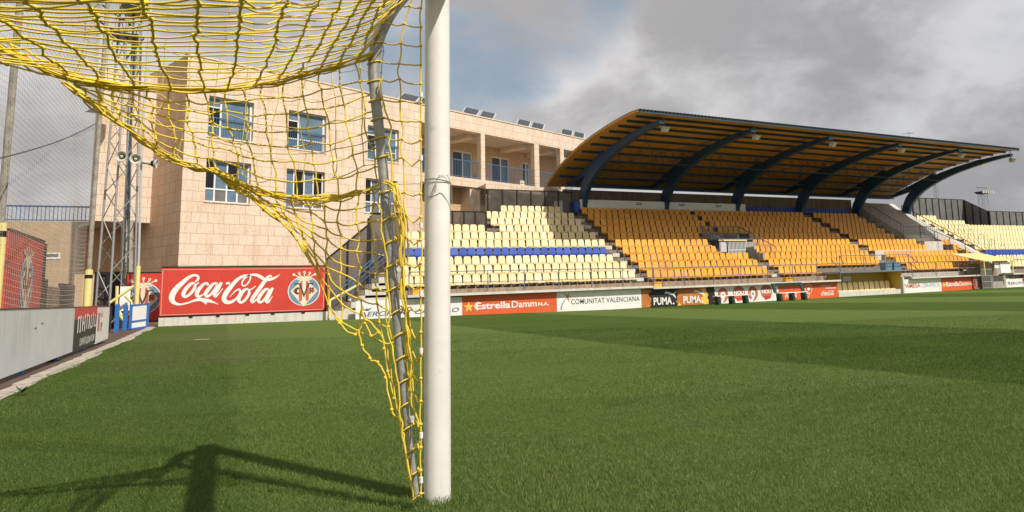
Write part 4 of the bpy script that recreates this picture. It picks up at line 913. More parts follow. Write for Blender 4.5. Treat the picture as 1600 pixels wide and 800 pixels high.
for i in range(10):
    c = 'blue' if i == 3 else 'pale yellow'; kind = 'seat_blue' if i == 3 else 'pale_yellow'
    lab = '%s seat, %s row%s, terrace left of the roofed stand' % (c, ORD[i], '' if i in (0, 9) else ' from the front')
    if i == 3: lab = 'blue seat in the single blue row of the terrace left of the roofed stand'
    if i == 6: put_row(6, 9.3, 12.05, kind, lab); put_row(6, 12.55, 18.0, kind, lab)
    else: put_row(i, LX[i], 17.35 if i == 9 else 18.02, kind, lab)
RA = 26.78
for i in range(10):
    lab = 'orange seat in the %s row from the pitch, between pale terrace seats and first aisle' % ORD[i] if i < 4 else None
    put_row(i, 18.62, RA if i < 3 else (25.3 if i < 6 else 26.9), 'orange', lab)
    if i == 0: put_row(0, 27.35, 30.5, 'orange')
    elif i < 3: put_row(i, 27.35, 36.95, 'orange')
    elif i < 6: put_row(i, {3: 27.75, 4: 28.3, 5: 28.7}[i], 36.95, 'orange')
    else: put_row(i, 26.9, 36.95, 'orange')
    if i >= 3: put_row(i, 37.5, 43.5 if i < 5 else 42.4, 'orange')
    else: put_row(i, 38.1, 46.0, 'orange')
put_row(10, 31.6, 42.4, 'seat_blue')
for i in (2, 3, 4): put_row(i, 46.9-.2*i, 48.2-.25*(i-2), 'orange')
put_row(1, 46.3, 48.3, 'orange')
for i in range(10):
    put_row(i, 48.8, {9: 51.6, 8: 53.9}.get(i, 70), 'seat_blue' if i == 2 else 'pale_yellow')
o = rest.build('stadium_seats', org=(34, 34, 1)); tag(o, 'the remaining rows of plastic seats: upper and right orange rows of the roofed stand and far pale terrace', 'seats', kind='stuff')
for k in range(11):
    x = 30.9+k*.455; o = bpy.data.objects.new('stadium_seat', proto['pale_yellow']); COL.objects.link(o); o.location = (x, 31.35, .53); o.scale = (1.08, 1, 1.25)
    tag(o, 'pale yellow plastic seat in the row inside the yellow dugout', 'seat', 'seats inside the dugout')
# ---------------------------------------------------------------- advertising boards
BY = 30.72
def bars(mb, f, x0, x1, y0, y1, n):   # lettering too worn and slanted to read: upright strokes and a few links
    for k in range(n):
        a = x0+(x1-x0)*(k+.15)/n; b = a+(x1-x0)/n*rng.uniform(.28, .5); lo = y0+(y1-y0)*rng.uniform(0, .12); hi = y1-(y1-y0)*rng.uniform(0, .15)
        mb.flat([(a, lo), (b, lo), (b, hi), (a, hi)], [(0, 1, 2, 3)], f, .006)
        if k % 2 == 0: c = lo+(hi-lo)*rng.choice([.02, .45, .85]); mb.flat([(b, c), (b+(x1-x0)/n*.4, c), (b+(x1-x0)/n*.4, c+(y1-y0)*.13), (b, c+(y1-y0)*.13)], [(0, 1, 2, 3)], f, .0062)
def board(x0, x1, z0, z1, mname, label, y=BY, th=.05):
    o = MB().use(mname).bx(x0, x1, y, y+th, z0, z1).build('advertising_board'); tag(o, label, 'advertising board'); return o
def frame_at(x0, z0, y=BY): return ((x0, y, z0), (1, 0, 0), (0, 0, 1))
def bxp(u): return float(ony(u, 470, BY)[0])
def airport(x0, x1, z0, z1, o, full=True):
    W_ = x1-x0; H_ = z1-z0; fr = frame_at(x0, z0); m = MB().use('ink_blue')
    if full: put_text(m, 'AEROPORT CASTELLO', fr, .03*W_, .965*W_, .20*H_, .44*H_, .006, .012, .25)
    else: put_text(m, 'AEROPORT', fr, .03*W_, .75*W_, .28*H_, .58*H_, .006, .012, .2)
    m.build('lettering', o)
    g = MB().use('ink_blue'); a = .05*W_ if full else .03*W_; s = H_
    stroke(g, [(a+.06*s, .60*s, .01), (a+.18*s, .54*s, .06*s), (a+.34*s, .56*s, .07*s), (a+.52*s, .66*s, .01)], fr, .006); stroke(g, [(a+.2*s, .56*s, .05*s), (a+.30*s, .50*s, .03*s), (a+.40*s, .49*s, .01)], fr, .006)
    stroke(g, [(a+.26*s, .58*s, .04*s), (a+.22*s, .66*s, .01)], fr, .006); g.build('emblem', o)
x = [bxp(u) for u in (556, 722.5, 870, 1002.5, 1117, 1217.5, 1311)]
zl = .12
b1 = board(x[0], x[1]-.01, zl, .90, 'white_vinyl', 'white board with slanted navy lettering and bird mark, partly behind the goal net'); airport(x[0], x[1], zl, .90, b1)
b2 = board(x[1], x[2]-.01, .04, .93, 'orange_red', 'orange red board, gold star and white gothic lettering, just right of the goal post')
fr = frame_at(x[1], .04); W_ = x[2]-x[1]; H_ = .89
def beer(o, fr, W_, H_, tail=True):
    m = MB().use('white_vinyl'); put_text(m, 'Estrella', fr, .135*W_, .49*W_, .33*H_, .66*H_, .006, .028); put_text(m, 'Damm', fr, .505*W_, .775*W_, .33*H_, .66*H_, .006, .018); put_text(m, 'N.A.', fr, .79*W_, .91*W_, .36*H_, .54*H_, .006, .03)
    stroke(m, [(.155*W_, .30*H_, .03), (.125*W_, .45*H_, .05), (.135*W_, .62*H_, .04), (.165*W_, .70*H_, .02)], fr, .005)
    if tail: m.use('crest_red'); put_text(m, '0.0', fr, .925*W_, .985*W_, .38*H_, .54*H_, .006, .01)
    m.build('lettering', o); s = MB().use('gold'); c = (.062*W_, .47*H_); R = .27*H_
    s.flat([(c[0]+(R if k % 2 == 0 else R*.40)*math.sin(math.pi*k/5), c[1]+(R if k % 2 == 0 else R*.40)*math.cos(math.pi*k/5)) for k in range(10)]+[c], [(k, 10, (k+1) % 10) for k in range(10)], fr, .006); s.build('star', o)
beer(b2, fr, W_, H_)
b3 = board(x[2], x[3]-.01, .02, .93, 'white_vinyl', 'white board with black capitals and a small palm tree mark, between red and brown boards')
fr = frame_at(x[2], .02); W_ = x[3]-x[2]; H_ = .91
m = MB().use('ink'); put_text(m, 'COMUNITAT VALENCIANA', fr, .16*W_, .975*W_, .36*H_, .62*H_, .006, .006, 0, 1.05); m.build('lettering', b3)
m = MB().use('ink_grey'); stroke(m, [(.045*W_, .12*H_, .09*H_), (.055*W_, .35*H_, .08*H_), (.085*W_, .58*H_, .05*H_), (.11*W_, .70*H_, .02*H_)], fr, .006)
m.use('crest_red'); stroke(m, [(.08*W_, .93*H_, .02), (.105*W_, .80*H_, .05), (.125*W_, .66*H_, .06), (.135*W_, .50*H_, .02)], fr, .007); m.use('ink_blue'); stroke(m, [(.115*W_, .76*H_, .02), (.14*W_, .79*H_, .035), (.165*W_, .75*H_, .01)], fr, .008)
m.use('crest_dark'); stroke(m, [(.115*W_, .78*H_, .02), (.128*W_, .86*H_, .04), (.13*W_, .92*H_, .02)], fr, .008); m.use('gold'); stroke(m, [(.12*W_, .74*H_, .015), (.14*W_, .68*H_, .025), (.16*W_, .60*H_, .01)], fr, .008); m.build('emblem', b3)
b4 = board(x[3], x[4]-.01, .02, .90, 'brown_board', 'brown and black board with two leaping cat marks above white block lettering')
fr = frame_at(x[3], .02); W_ = x[4]-x[3]; H_ = .88; m = MB().use('black')
random.seed(3)
def ragged(a, b):
    L_ = [(a*W_+random.uniform(-.03, .03)*W_, H_*t) for t in np.linspace(0, 1, 9)]; R_ = [(b*W_+random.uniform(-.03, .03)*W_, H_*t) for t in np.linspace(1, 0, 9)]; return L_+R_
m.flat(ragged(.12, .47), [tuple(range(18))], fr, .003); m.flat(ragged(.90, .985), [tuple(range(18))], fr, .003); m.use('gold')
m.flat(ragged(.82, .88), [tuple(range(18))], fr, .0035); m.flat([(.47*W_, 0), (.52*W_, 0), (.5*W_, .2*H_), (.48*W_, .1*H_)], [(0, 1, 2, 3)], fr, .004); m.build('painted_patches', b4)
CAT = [(0, .62), (.03, .85), (.12, 1.0), (.24, .93), (.42, .80), (.60, .68), (.74, .62), (.86, .80), (.97, 1.05), (1.0, 1.02), (.92, .78), (.82, .55), (.80, .42), (.88, .15), (.92, -.10), (.86, -.12), (.76, .14), (.66, .36), (.48, .44), (.36, .50), (.26, .62), (.12, .66), (.08, .60)]
m = MB().use('white_vinyl')
for a in (.155, .555):
    put_text(m, 'PUMA', fr, a*W_, (a+.245)*W_, .10*H_, .52*H_, .006, .028); disc(m, ((a+.265)*W_, .14*H_), .012*W_, .045*H_, fr, .006, 12)
    m.flat([((a+.15+.165*px)*W_, (.48+.36*py)*H_) for px, py in CAT], [tuple(range(len(CAT)))], fr, .006)
m.build('lettering', b4)
b5 = board(x[4], x[5]-.01, .0, .90, 'white_vinyl', 'white board with dark red horseshoe and speech bubble marks, behind the bench')
fr = frame_at(x[4], 0); W_ = x[5]-x[4]; H_ = .9; m = MB().use('crest_red')
for a in (.125, .585):
    c = (a*W_, .50*H_); n = 22; v = []; an = np.linspace(math.radians(-62), math.radians(242), n)
    v = [(c[0]+.33*math.cos(t), c[1]+.37*math.sin(t)) for t in an]+[(c[0]+.165*math.cos(t), c[1]-.02+.21*math.sin(t)) for t in an]
    m.flat(v, [(i, i+1, n+i+1, n+i) for i in range(n-1)], fr, .006); stroke(m, [(c[0]+.16, .20*H_, .12), (c[0]+.05, .10*H_, .08), (c[0]-.03, .06*H_, .01)], fr, .0065)
    m.use('ink_blue'); disc(m, (c[0], c[1]-.02), .05, .06, fr, .006, 16); m.use('crest_red')
for a in (.365, .80): disc(m, (a*W_, .56*H_), .40, .36, fr, .006); m.use('red'); m.flat([(a*W_-.22, .28*H_), (a*W_+.30, .30*H_), (a*W_+.26, .16*H_), (a*W_-.1, .07*H_), (a*W_-.02, .16*H_)], [(0, 4, 3), (0, 2, 4), (0, 1, 2), (4, 2, 3)], fr, .0065); m.use('crest_red')
m.build('emblem', b5); m = MB().use('white_vinyl')
for a in (.365, .80): put_text(m, 'NOU', fr, a*W_-.33, a*W_+.33, .45*H_, .70*H_, .009, .05)
m.build('lettering', b5)
b6 = board(x[5], x[6]-.01, .0, .90, 'orange_red', 'bright red board with white cursive and bubble marks, left of the yellow dugout')
fr = frame_at(x[5], 0); W_ = x[6]-x[5]; H_ = .9; m = MB().use('white_vinyl'); c = (.49*W_, .60*H_)
ring(m, c, .23, .27, fr, .006); disc(m, (c[0], c[1]+.02), .12, .10, fr, .006); stroke(m, [(c[0]-.16, .33*H_, .03), (c[0]-.12, .08*H_, .03), (c[0]+.16, .40*H_, .02)], fr, .006)
bars(m, fr, .78*W_, .96*W_, .54*H_, .65*H_, 9); bars(m, fr, .70*W_, .88*W_, .70*H_, .80*H_, 11); m.build('lettering', b6)
# brush-written soft-drink lettering, traced stroke by stroke (x, y, width in hundredths)
SCRIPT = [
 [(350, 232, 12), (372, 215, 20), (374, 186, 22), (345, 172, 20), (300, 190, 28), (248, 238, 38), (200, 292, 46), (170, 345, 50), (166, 392, 44), (190, 424, 30), (235, 436, 18), (300, 422, 14), (350, 402, 20), (400, 392, 30), (440, 402, 38), (475, 405, 30), (520, 420, 14), (558, 437, 3)],
 [(430, 405, 26), (447, 424, 18), (456, 436, 3)],
 [(352, 248, 18), (318, 250, 26), (275, 300, 34), (258, 345, 34), (275, 368, 24), (312, 345, 24), (348, 292, 28), (352, 248, 18)],
 [(352, 255, 14), (368, 252, 12), (385, 238, 8)],
 [(462, 266, 22), (452, 245, 18), (418, 260, 26), (380, 312, 34), (370, 350, 32), (388, 366, 22), (420, 350, 12), (448, 322, 8)],
 [(545, 252, 16), (510, 250, 24), (468, 298, 32), (444, 342, 32), (458, 366, 22), (492, 342, 22), (530, 285, 22), (545, 252, 16)],
 [(578, 236, 24), (550, 290, 32), (522, 342, 32), (530, 366, 20), (556, 340, 12), (590, 292, 7)],
 [(615, 250, 20), (648, 242, 20)],
 [(652, 372, 4), (700, 318, 12), (735, 302, 18), (742, 330, 18), (718, 378, 20), (670, 415, 26), (625, 415, 38), (604, 385, 42), (620, 335, 44), (665, 270, 38), (715, 212, 30), (770, 180, 22), (815, 176, 16), (830, 196, 14), (815, 238, 13), (785, 268, 12), (760, 264, 12), (760, 230, 14), (790, 190, 16), (838, 170, 18), (885, 172, 26), (925, 190, 30), (958, 214, 26)],
 [(815, 298, 16), (780, 308, 26), (742, 362, 34), (734, 402, 30), (758, 420, 22), (795, 390, 24), (824, 335, 24), (815, 298, 16)],
 [(815, 305, 10), (845, 300, 10), (880, 270, 8)],
 [(1022, 192, 10), (1012, 178, 18), (985, 194, 26), (945, 250, 34), (895, 325, 36), (852, 392, 34), (858, 420, 20), (885, 398, 12), (915, 362, 7)],
 [(948, 212, 20), (985, 215, 26), (1030, 205, 24), (1070, 186, 14), (1100, 162, 2)],
 [(1003, 298, 14), (968, 304, 24), (925, 355, 32), (908, 400, 30), (926, 420, 20), (962, 394, 22), (996, 335, 22), (1003, 298, 14)],
 [(1036, 286, 22), (1008, 342, 32), (982, 398, 32), (992, 422, 18), (1012, 400, 12), (1036, 365, 6)]]
def script(mb, fr, d, fx, fy, sw):
    for k, S in enumerate(SCRIPT):
        mp = lambda p: (fx(p[0]), fy(p[0], p[1])); stroke(mb, S, fr, d+.0006*k, mp, 7)
    ring(mb, (fx(1005), fy(1005, 414)), 9*sw, 12*sw, fr, d, 20)
script(m_ := MB().use('white_vinyl'), fr, .006, lambda px: .70*W_+.225*W_*(px-150)/950, lambda px, py: .12*H_+.34*H_*(440-py)/290, .0008); m_.build('lettering', b6)
m = MB().use('white_vinyl'); script(m, fr, .006, lambda px: .10*W_+.20*W_*(px-150)/950, lambda px, py: .12*H_+.30*H_*(440-py)/290, .0008); m.build('lettering', b6)
xs = [float(ony(u, 445, BY)[0]) for u in (1410, 1471, 1526)]
b7 = board(xs[0], xs[1]-.01, .0, .84, 'white_vinyl', 'white board with red and thin grey capitals, right beside the yellow dugout')
fr = frame_at(xs[0], 0); W_ = xs[1]-xs[0]; H_ = .84; m = MB().use('crest_red'); put_text(m, 'PAMESA', fr, .03*W_, .45*W_, .36*H_, .68*H_, .006, .02); m.use('ink_grey'); put_text(m, 'CERAMICA', fr, .48*W_, .95*W_, .36*H_, .66*H_, .006, -.004); m.build('lettering', b7)
b8 = board(xs[1], xs[2]-.01, .0, .84, 'orange_red', 'orange red board with a small gold star and white lettering, left of the tunnel gate')
beer(b8, frame_at(xs[1], 0), xs[2]-xs[1], .84, False)
xr = float(ony(1572, 440, BY)[0])
b9 = board(xr, xr+3.6, .0, .60, 'white_vinyl', 'white board with navy lettering at the right edge of the picture, beyond the tunnel canopy'); airport(xr, xr+3.6, 0, .60, b9, False)
m = MB().use('red'); fr = frame_at(xr, 0); disc(m, (2.15, .50), .28, .34, fr, .012); m.build('red_roundel', b9)
# ---------------------------------------------------------------- club crest, drawn in a frame: u to the right, v up, one unit wide
def crest(par, fr, s, z=.004):
    o, ux, uy = [np.array(a, float) for a in fr]; f = (o, ux*s, uy*s); nn = np.cross(ux, uy)
    class D: pass
    m = MB(); n2 = np.cross(f[1], f[2]); dd = lambda k: (z+.0012*k)/np.linalg.norm(n2)
    m.use('white_vinyl'); disc(m, (0, 0), .50, .50, f, dd(0), 56); m.use('crest_blue'); disc(m, (0, 0), .475, .475, f, dd(1), 56)
    m.use('cream'); dia = [(-.42, .0), (-.24, .19), (-.14, .34), (-.09, .46), (.09, .46), (.14, .34), (.24, .19), (.42, .0), (.11, -.40), (0, -.53), (-.11, -.40)]; m.flat(dia, [tuple(range(11))[::-1]], f, dd(2))
    m.use('crest_red')
    for a in (-1, 1):
        P = [(a*.055, .33), (a*.115, .33), (a*.155, .16), (a*.155, -.30), (a*.105, -.37), (a*.055, -.30)]; m.flat(P, [tuple(range(6)) if a < 0 else tuple(range(6))[::-1]], f, dd(3))
        P = [(a*.21, -.0), (a*.26, .10), (a*.32, .05), (a*.34, -.02), (a*.26, -.10)]; m.flat(P, [tuple(range(5)) if a < 0 else tuple(range(5))[::-1]], f, dd(3))
    m.use('crest_dark')   # V with its serifs, C and F
    for a in (-1, 1):
        P = [(a*.30, .265), (a*.30, .225), (a*.165, .225), (a*.0, -.235), (a*.0, -.10), (a*.105, .225), (a*.09, .265)]; m.flat(P, [tuple(range(7)) if a < 0 else tuple(range(7))[::-1]], f, dd(5))
    stroke(m, [(-.155, .065, .05), (-.19, .095, .065), (-.245, .06, .075), (-.255, -.02, .075), (-.215, -.085, .065), (-.155, -.07, .05)], f, dd(6))
    m.flat([(.165, -.1), (.215, -.1), (.215, .11), (.165, .11)], [(0, 1, 2, 3)], f, dd(6)); m.flat([(.215, .065), (.31, .065), (.31, .11), (.215, .11)], [(0, 1, 2, 3)], f, dd(6)); m.flat([(.215, -.01), (.28, -.01), (.28, .03), (.215, .03)], [(0, 1, 2, 3)], f, dd(6))
    m.use('cream')        # crown
    m.flat([(-.20, .42), (.20, .42), (.23, .50), (-.23, .50)], [(0, 1, 2, 3)], f, dd(4)); stroke(m, [(-.24, .40, .03), (-.1, .375, .05), (0, .395, .06), (.1, .375, .05), (.24, .40, .03)], f, dd(4.5))
    for a, h in ((-.33, .555), (-.165, .60), (0, .63), (.165, .60), (.33, .555)):
        b_ = a*.62; stroke(m, [(b_, .485, .05), ((a+b_)/2, .53, .035), (a, h-.02, .045)], f, dd(4)); disc(m, (a, h+.005), .042, .045, f, dd(4.2), 14)
    m.use('crest_red')
    for a, h in ((-.165, .61), (0, .64), (.165, .61)): disc(m, (a, h), .016, .018, f, dd(5), 10)
    return m.build('club_crest', par)
# ---------------------------------------------------------------- the big red boards in the corner
CYY = 31.35
wl = thing('boundary_wall', 'low cream painted concrete wall under the long red board in the corner', 'wall', (1., CYY, .2))
m = MB().use('concrete_white'); m.hexa([(-1.98, CYY, .1), (3.55, CYY, .0), (3.55, CYY+.2, .0), (-1.98, CYY+.2, .1)], [(-1.98, CYY, .62), (3.55, CYY, .56), (3.55, CYY+.2, .56), (-1.98, CYY+.2, .62)]); m.build('wall_body', wl)
MB().use('concrete_white').bx(3.552, 3.9, CYY, CYY+.2, .0, .54).build('wall_end', wl)
cb = thing('advertising_board', 'long red board with white cursive lettering and club crest below the stone building', 'advertising board', (.75, CYY, .6))
fr = ((-1.97, CYY-.02, .66), (1, 0, -.010), (0, 0, 1)); BW, BH = 5.42, 1.72
m = MB().use('red'); m.prism([(0, 0), (BW, 0), (BW, BH), (0, BH)], fr, -.05, 0); m.build('panel', cb)
m = MB().use('frame_dark'); m.prism([(0, BH+.001), (BW, BH+.001), (BW, BH+.045), (0, BH+.045)], fr, -.05, .012); m.prism([(0, -.06), (BW, -.06), (BW, -.001), (0, -.001)], fr, -.07, -.02)
for q in (.9, 1.75, 2.7, 3.55, 4.6): m.prism([(q, -.10), (q+.12, -.10), (q+.12, -.03), (q, -.03)], fr, -.03, .0)
m.prism([(BW+.001, -.05), (BW+.06, -.05), (BW+.06, BH), (BW+.001, BH)], fr, -.05, -.01); m.build('frame', cb)
fx = lambda px: BW*(px-68)/1466
fy = lambda px, py: BH*(1-(py-(105-15*(px-75)/1455))/(436-37*(px-75)/1455))
m = MB().use('white_vinyl'); script(m, fr, .004, fx, fy, BW/1466); m.build('lettering', cb)
m = MB().use('cream'); 
for q in ((.045, .03, BW-.05, .04), (.045, BH-.08, BW-.05, BH-.07)): m.prism([(q[0], q[1]), (q[2], q[1]), (q[2], q[3]), (q[0], q[3])], fr, .001, .003)
for q in (.045, BW-.055): m.prism([(q, .041), (q+.01, .041), (q+.01, BH-.081), (q, BH-.081)], fr, .001, .003)
m.build('border_line', cb)
m = MB().use('crest_red')
for q in (1.78, 3.55): m.prism([(q, .05), (q+.007, .05), (q+.007, BH-.09), (q, BH-.09)], fr, .0008, .002)
m.build('seam', cb)
o_, ux, uy = [np.array(a, float) for a in fr]
c = (fx(1331), fy(1331, 315)); crest(cb, (o_+ux*c[0]+uy*c[1], ux, uy), 1.14)
cb2 = thing('advertising_board', 'red board with a club crest set back behind the lattice mast and the blue hurdle', 'advertising board', (-2.5, 32.2, .4))
fr2 = ((-3.05, 32.2, .52), (1, 0, -.01), (0, 0, 1)); m = MB().use('red'); m.prism([(0, 0), (1.25, 0), (1.25, 1.72), (0, 1.72)], fr2, -.05, 0); m.build('panel', cb2)
m = MB().use('frame_dark'); m.prism([(0, 1.721), (1.25, 1.721), (1.25, 1.76), (0, 1.76)], fr2, -.05, .012); m.prism([(0, -.06), (1.25, -.06), (1.25, -.001), (0, -.001)], fr2, -.06, -.01); m.build('frame', cb2)
o_, ux, uy = [np.array(a, float) for a in fr2]; crest(cb2, (o_+ux*.50+uy*.80, ux, uy), 1.14)
# ---------------------------------------------------------------- left side: boards along the goal line
KX = -2.10
k = thing('kerb', 'pale worn kerb stones along the left edge of the grass', 'kerb', (KX, 18, 0)); m = MB().use('kerb')
y = 5.
while y < 30.5:
    l = rng.uniform(.9, 1.1); z = float(zg(KX, y)); m.bx(KX-.13+rng.normal(0, .006), KX+.05+rng.normal(0, .012), y, y+l-.02, z-.1, z+.025+rng.normal(0, .005)); y += l
m.build('kerb_stones', k)
m = MB().use('kerb'); rr = np.random.default_rng(5); 
vs = []; ys = np.arange(5, 30.5, .35); vs = [(KX+.0, yy, float(zg(KX, yy))+.006) for yy in ys]+[(KX+.09+.04*math.sin(yy*.9)+.03*math.sin(yy*2.3)+.03*rr.random(), yy, float(zg(KX, yy))+.006) for yy in ys]; n = len(ys)
m.add(vs, [(i, n+i, n+i+1, i+1) for i in range(n-1)]); m.build('mortar_edge', k)
bx_ = -2.42
ya = [float(onx(u, 490, bx_)[1]) for u in (117, 152, 171)]
def side_board(y0, y1, mname, label, z0=.24, z1=1.05, dz0=0.):
    zz0 = float(zg(bx_, y0)); t = thing('advertising_board', label, 'advertising board', (bx_, (y0+y1)/2, .1))
    za, zb = z0-.19+float(zg(bx_, y0)), z0-.17+float(zg(bx_, y1)); ta, tb = .99+.0033*(y0-11), .99+.0033*(y1-11)
    m = MB().use(mname); m.hexa([(bx_-.04, y0, za), (bx_, y0, za), (bx_, y1, zb), (bx_-.04, y1, zb)], [(bx_-.04, y0, ta), (bx_, y0, ta), (bx_, y1, tb), (bx_-.04, y1, tb)]); m.build('panel', t)
    m = MB().use('frame_dark'); m.hexa([(bx_-.045, y0, ta), (bx_+.006, y0, ta), (bx_+.006, y1, tb), (bx_-.045, y1, tb)], [(bx_-.045, y0, ta+.018), (bx_+.006, y0, ta+.018), (bx_+.006, y1, tb+.018), (bx_-.045, y1, tb+.018)]); m.build('top_edge', t)
    m = MB().use('bright_blue'); k = max(1, round((y1-y0)/2.6))
    for q in range(k): yy = y0+(y1-y0)*(q+.62)/k; z = float(zg(bx_, yy)); m.bx(bx_-.11, bx_-.05, yy-.06, yy+.06, z-.1, 1.0)
    m.build('post', t)
    return t, ((bx_, y0, za), (0, 1, (zb-za)/(y1-y0)), (0, 0, 1)), y1-y0, ta-za
t, f, w, h = side_board(7.0, ya[0], 'grey_vinyl', 'long blank pale grey board in the left foreground, beside the kerb')
m = MB().use('ink')
for a, b in ((w-3.35, .60), (w-2.9, .66)): stroke(m, [(a, b*h, .01), (a+.07, b*h+.015, .02), (a+.14, b*h-.008, .006)], f, .003)
m.use('white_vinyl'); 
for a, b in ((w-1.1, .10), (w-3.4, .12), (w-.95, .1), (w-.42, .8)): stroke(m, [(a, b*h, .012), (a+.05, b*h+.03, .03), (a+.09, b*h+.06, .008)], f, .003)
m.build('scuff_marks', t)
MT['dark_green'] = mat('dark_green_sheet', (.035, .045, .035), .6, .25, 3)
t, f, w, h = side_board(ya[0]+.03, ya[1]-.02, 'dark_green', 'dark board with white lettering under a red band, beyond the blank grey board')
m = MB().use('red'); m.prism([(0, h*.72), (w, h*.72), (w, h-.005), (0, h-.005)], f, .001, .004); m.build('red_band', t)
m = MB().use('white_vinyl'); bars(m, f, .10*w, .95*w, .40*h, .82*h, 9); bars(m, f, .24*w, .92*w, .08*h, .27*h, 14); m.build('lettering', t)
t, f, w, h = side_board(ya[1]+.03, ya[2], 'white_vinyl', 'small pinkish white board with red marks, last of the row before the blue post')
m = MB().use('red'); bars(m, f, .06*w, .22*w, .3*h, .9*h, 3); m.flat([(.30*w, .70*h), (.40*w, .70*h), (.36*w, .9*h)], [(0, 1, 2)], f, .004); m.flat([(.28*w, .55*h), (.42*w, .55*h), (.34*w, .25*h)], [(0, 2, 1)], f, .004); m.build('lettering', t)
# blue post and hurdle at the corner
z = .27
p = ony(181, 520, 28.0); bp_ = thing('corner_post', 'bright blue square steel post at the end of the left boards', 'post', (p[0], 28.0, z))
m = MB().use('bright_blue'); m.bx(p[0]-.05, p[0]+.06, 27.94, 28.06, .18, 1.12); m.build('upright', bp_)
m = MB().use('black'); m.bx(p[0]-.36, p[0]-.14, 28.0, 28.12, .3, 1.05); m.build('dark_plate', bp_)
yh = 29.6; xa, xb = float(ony(199, 500, yh)[0]), float(ony(231, 500, yh+.8)[0])
hd = thing('hurdle', 'bright blue steel hurdle frame with a white panel, below the lattice mast', 'hurdle', ((xa+xb)/2, yh+.4, .2))
m = MB().use('bright_blue'); m.bx(xa-.12, xa+.0, yh-.07, yh+.07, .18, 1.09); m.bx(xa+.04, xa+.12, yh+.02, yh+.10, .3, 1.09)
fh = ((xa+.12, yh+.05, .25), ((xb-xa-.12), .75, .04), (0, 0, 1)); L_ = math.hypot(xb-xa-.12, .75)
def hb(a, b, c, d, e, g): m.prism([(a, c), (b, c), (b, d), (a, d)], fh, e/L_, g/L_)
hb(0, 1, .0, .07, -.06, 0); hb(0, 1, .26, .31, -.06, 0); hb(0, 1, .80, .845, -.06, 0); hb(.93, 1.04, -.03, .86, -.08, .012); m.build('steel_frame', hd)
m = MB().use('grey_panel'); m.prism([(.02, .072), (.925, .072), (.925, .258), (.02, .258)], fh, -.04/L_, -.02/L_); m.use('white_vinyl'); m.prism([(.02, .312), (.925, .312), (.925, .798), (.02, .798)], fh, -.04/L_, -.02/L_); m.build('white_panel', hd)
# weeds at the kerb
for kx, (u, v) in enumerate(((80, 556), (33, 603))):
    p = onz(u, v+12, .06); wd = thing('weed', ('green leafy weed growing at the kerb halfway along the grey board', 'small green weed in the kerb joint in the left foreground')[kx], 'weed', p); m = MB().use('leaf')
    for q in range(26 if kx == 0 else 12):
        a = rng.uniform(0, 6.28); r = rng.uniform(.05, .22)*(1 if kx == 0 else .5); e = p+[r*math.cos(a)*.7, r*math.sin(a)*1.5, rng.uniform(.02, .2)*(1 if kx == 0 else .4)]; s = .04*(1 if kx == 0 else .6)
        d = e-p; d /= np.linalg.norm(d); b = np.cross(d, [0, 0, 1.]); b /= np.linalg.norm(b)+1e-9
        m.add([p, e-d*s+b*s*.5, e+d*s, e-d*s-b*s*.5], [(0, 1, 2, 3)])
    m.build('leaves', wd)
# ---------------------------------------------------------------- poles, ball net, crest banner, lattice mast
def pole(u, v, X, r, lab, pad):
    b = onx(u, v, X); yy = b[1]; t = thing('net_pole', lab, 'pole', (X, yy, .1)); m = MB().use('pole_grey'); m.tube([(X, yy, .0), (X, yy, 4), (X+.02, yy, 8), (X+.03, yy, 14)], [r, r, r*.95, r*.85], 12); m.build('pole_shaft', t)
    m = MB().use('yellow_pad'); m.tube([(X, yy, .3), (X, yy, 1.6), (X, yy, pad)], [.105]*3, 14); m.use('frame_dark').tube([(X, yy, pad-.28), (X, yy, pad-.16)], r+.043, 14, False); m.build('yellow_padding', t)
    return yy
yp1 = pole(-9, 470, -3.9, .065, 'thick weathered pole with yellow padding holding the ball net, at the left edge', 2.75)
yp2 = pole(138, 440, -3.75, .065, 'thin weathered pole with yellow padding holding the ball net, beside the lattice mast', 2.25)
bn = thing('ball_net', 'fine grey ball stop net stretched between the two weathered poles behind the left boards', 'net', (-3.85, (yp1+yp2)/2, 1.0))
m = MB().use('ball_net'); ml = MB().use('ball_net_light')
Y0, Y1 = yp1-6.5, yp2; nz_ = 95
def nx(y): return -3.85+.16*math.sin((y-yp1)/(yp2-yp1)*math.pi)
for k in range(int((Y1-Y0)/.14)):
    y = Y0+k*.14; pts = [(nx(y)+.03*math.sin(z_*.7+y), y+.05*math.sin(z_*.9), z_) for z_ in np.linspace(.9, 12.5, 14)]; m.tube(pts, .0026, 3, False, False)
for k in range(nz_):
    z_ = .95+k*.125; seg = [(yp1-6.5, yp1), (yp1, yp2)]
    for a, b in seg:
        pts = [(nx(y), y, z_-.20*max(0., math.sin(math.pi*(y-a)/(b-a)))**.8) for y in np.linspace(a, b, 12)]; (ml if k < 16 else m).tube(pts, .003, 3, False, False)
for k in range(34):
    z_ = .98+k*.062; ml.tube([(nx(y)-.02, y, z_-.22*max(0., math.sin(math.pi*(y-yp1)/(yp2-yp1)))**.8) for y in np.linspace(yp1, yp2, 12)], .003, 3, False, False)
m.build('netting', bn); ml.build('lower_netting', bn)
wc = thing('cable', 'thin dark sagging cable running from the left edge to the thin pole', 'cable', onx(0, 245, -3.6)); a, b = onx(-20, 252, -3.6), onx(150, 193, -3.74)
MB().use('frame_dark').tube([a+(b-a)*t-np.array([0, 0, .12*math.sin(math.pi*t)]) for t in np.linspace(0, 1, 10)], .014, 5, False).build('cable_run', wc)
cl = thing('advertising_board', 'upright red board with the club crest behind the ball net at the far left', 'advertising board', (-4.6, 25, .8))
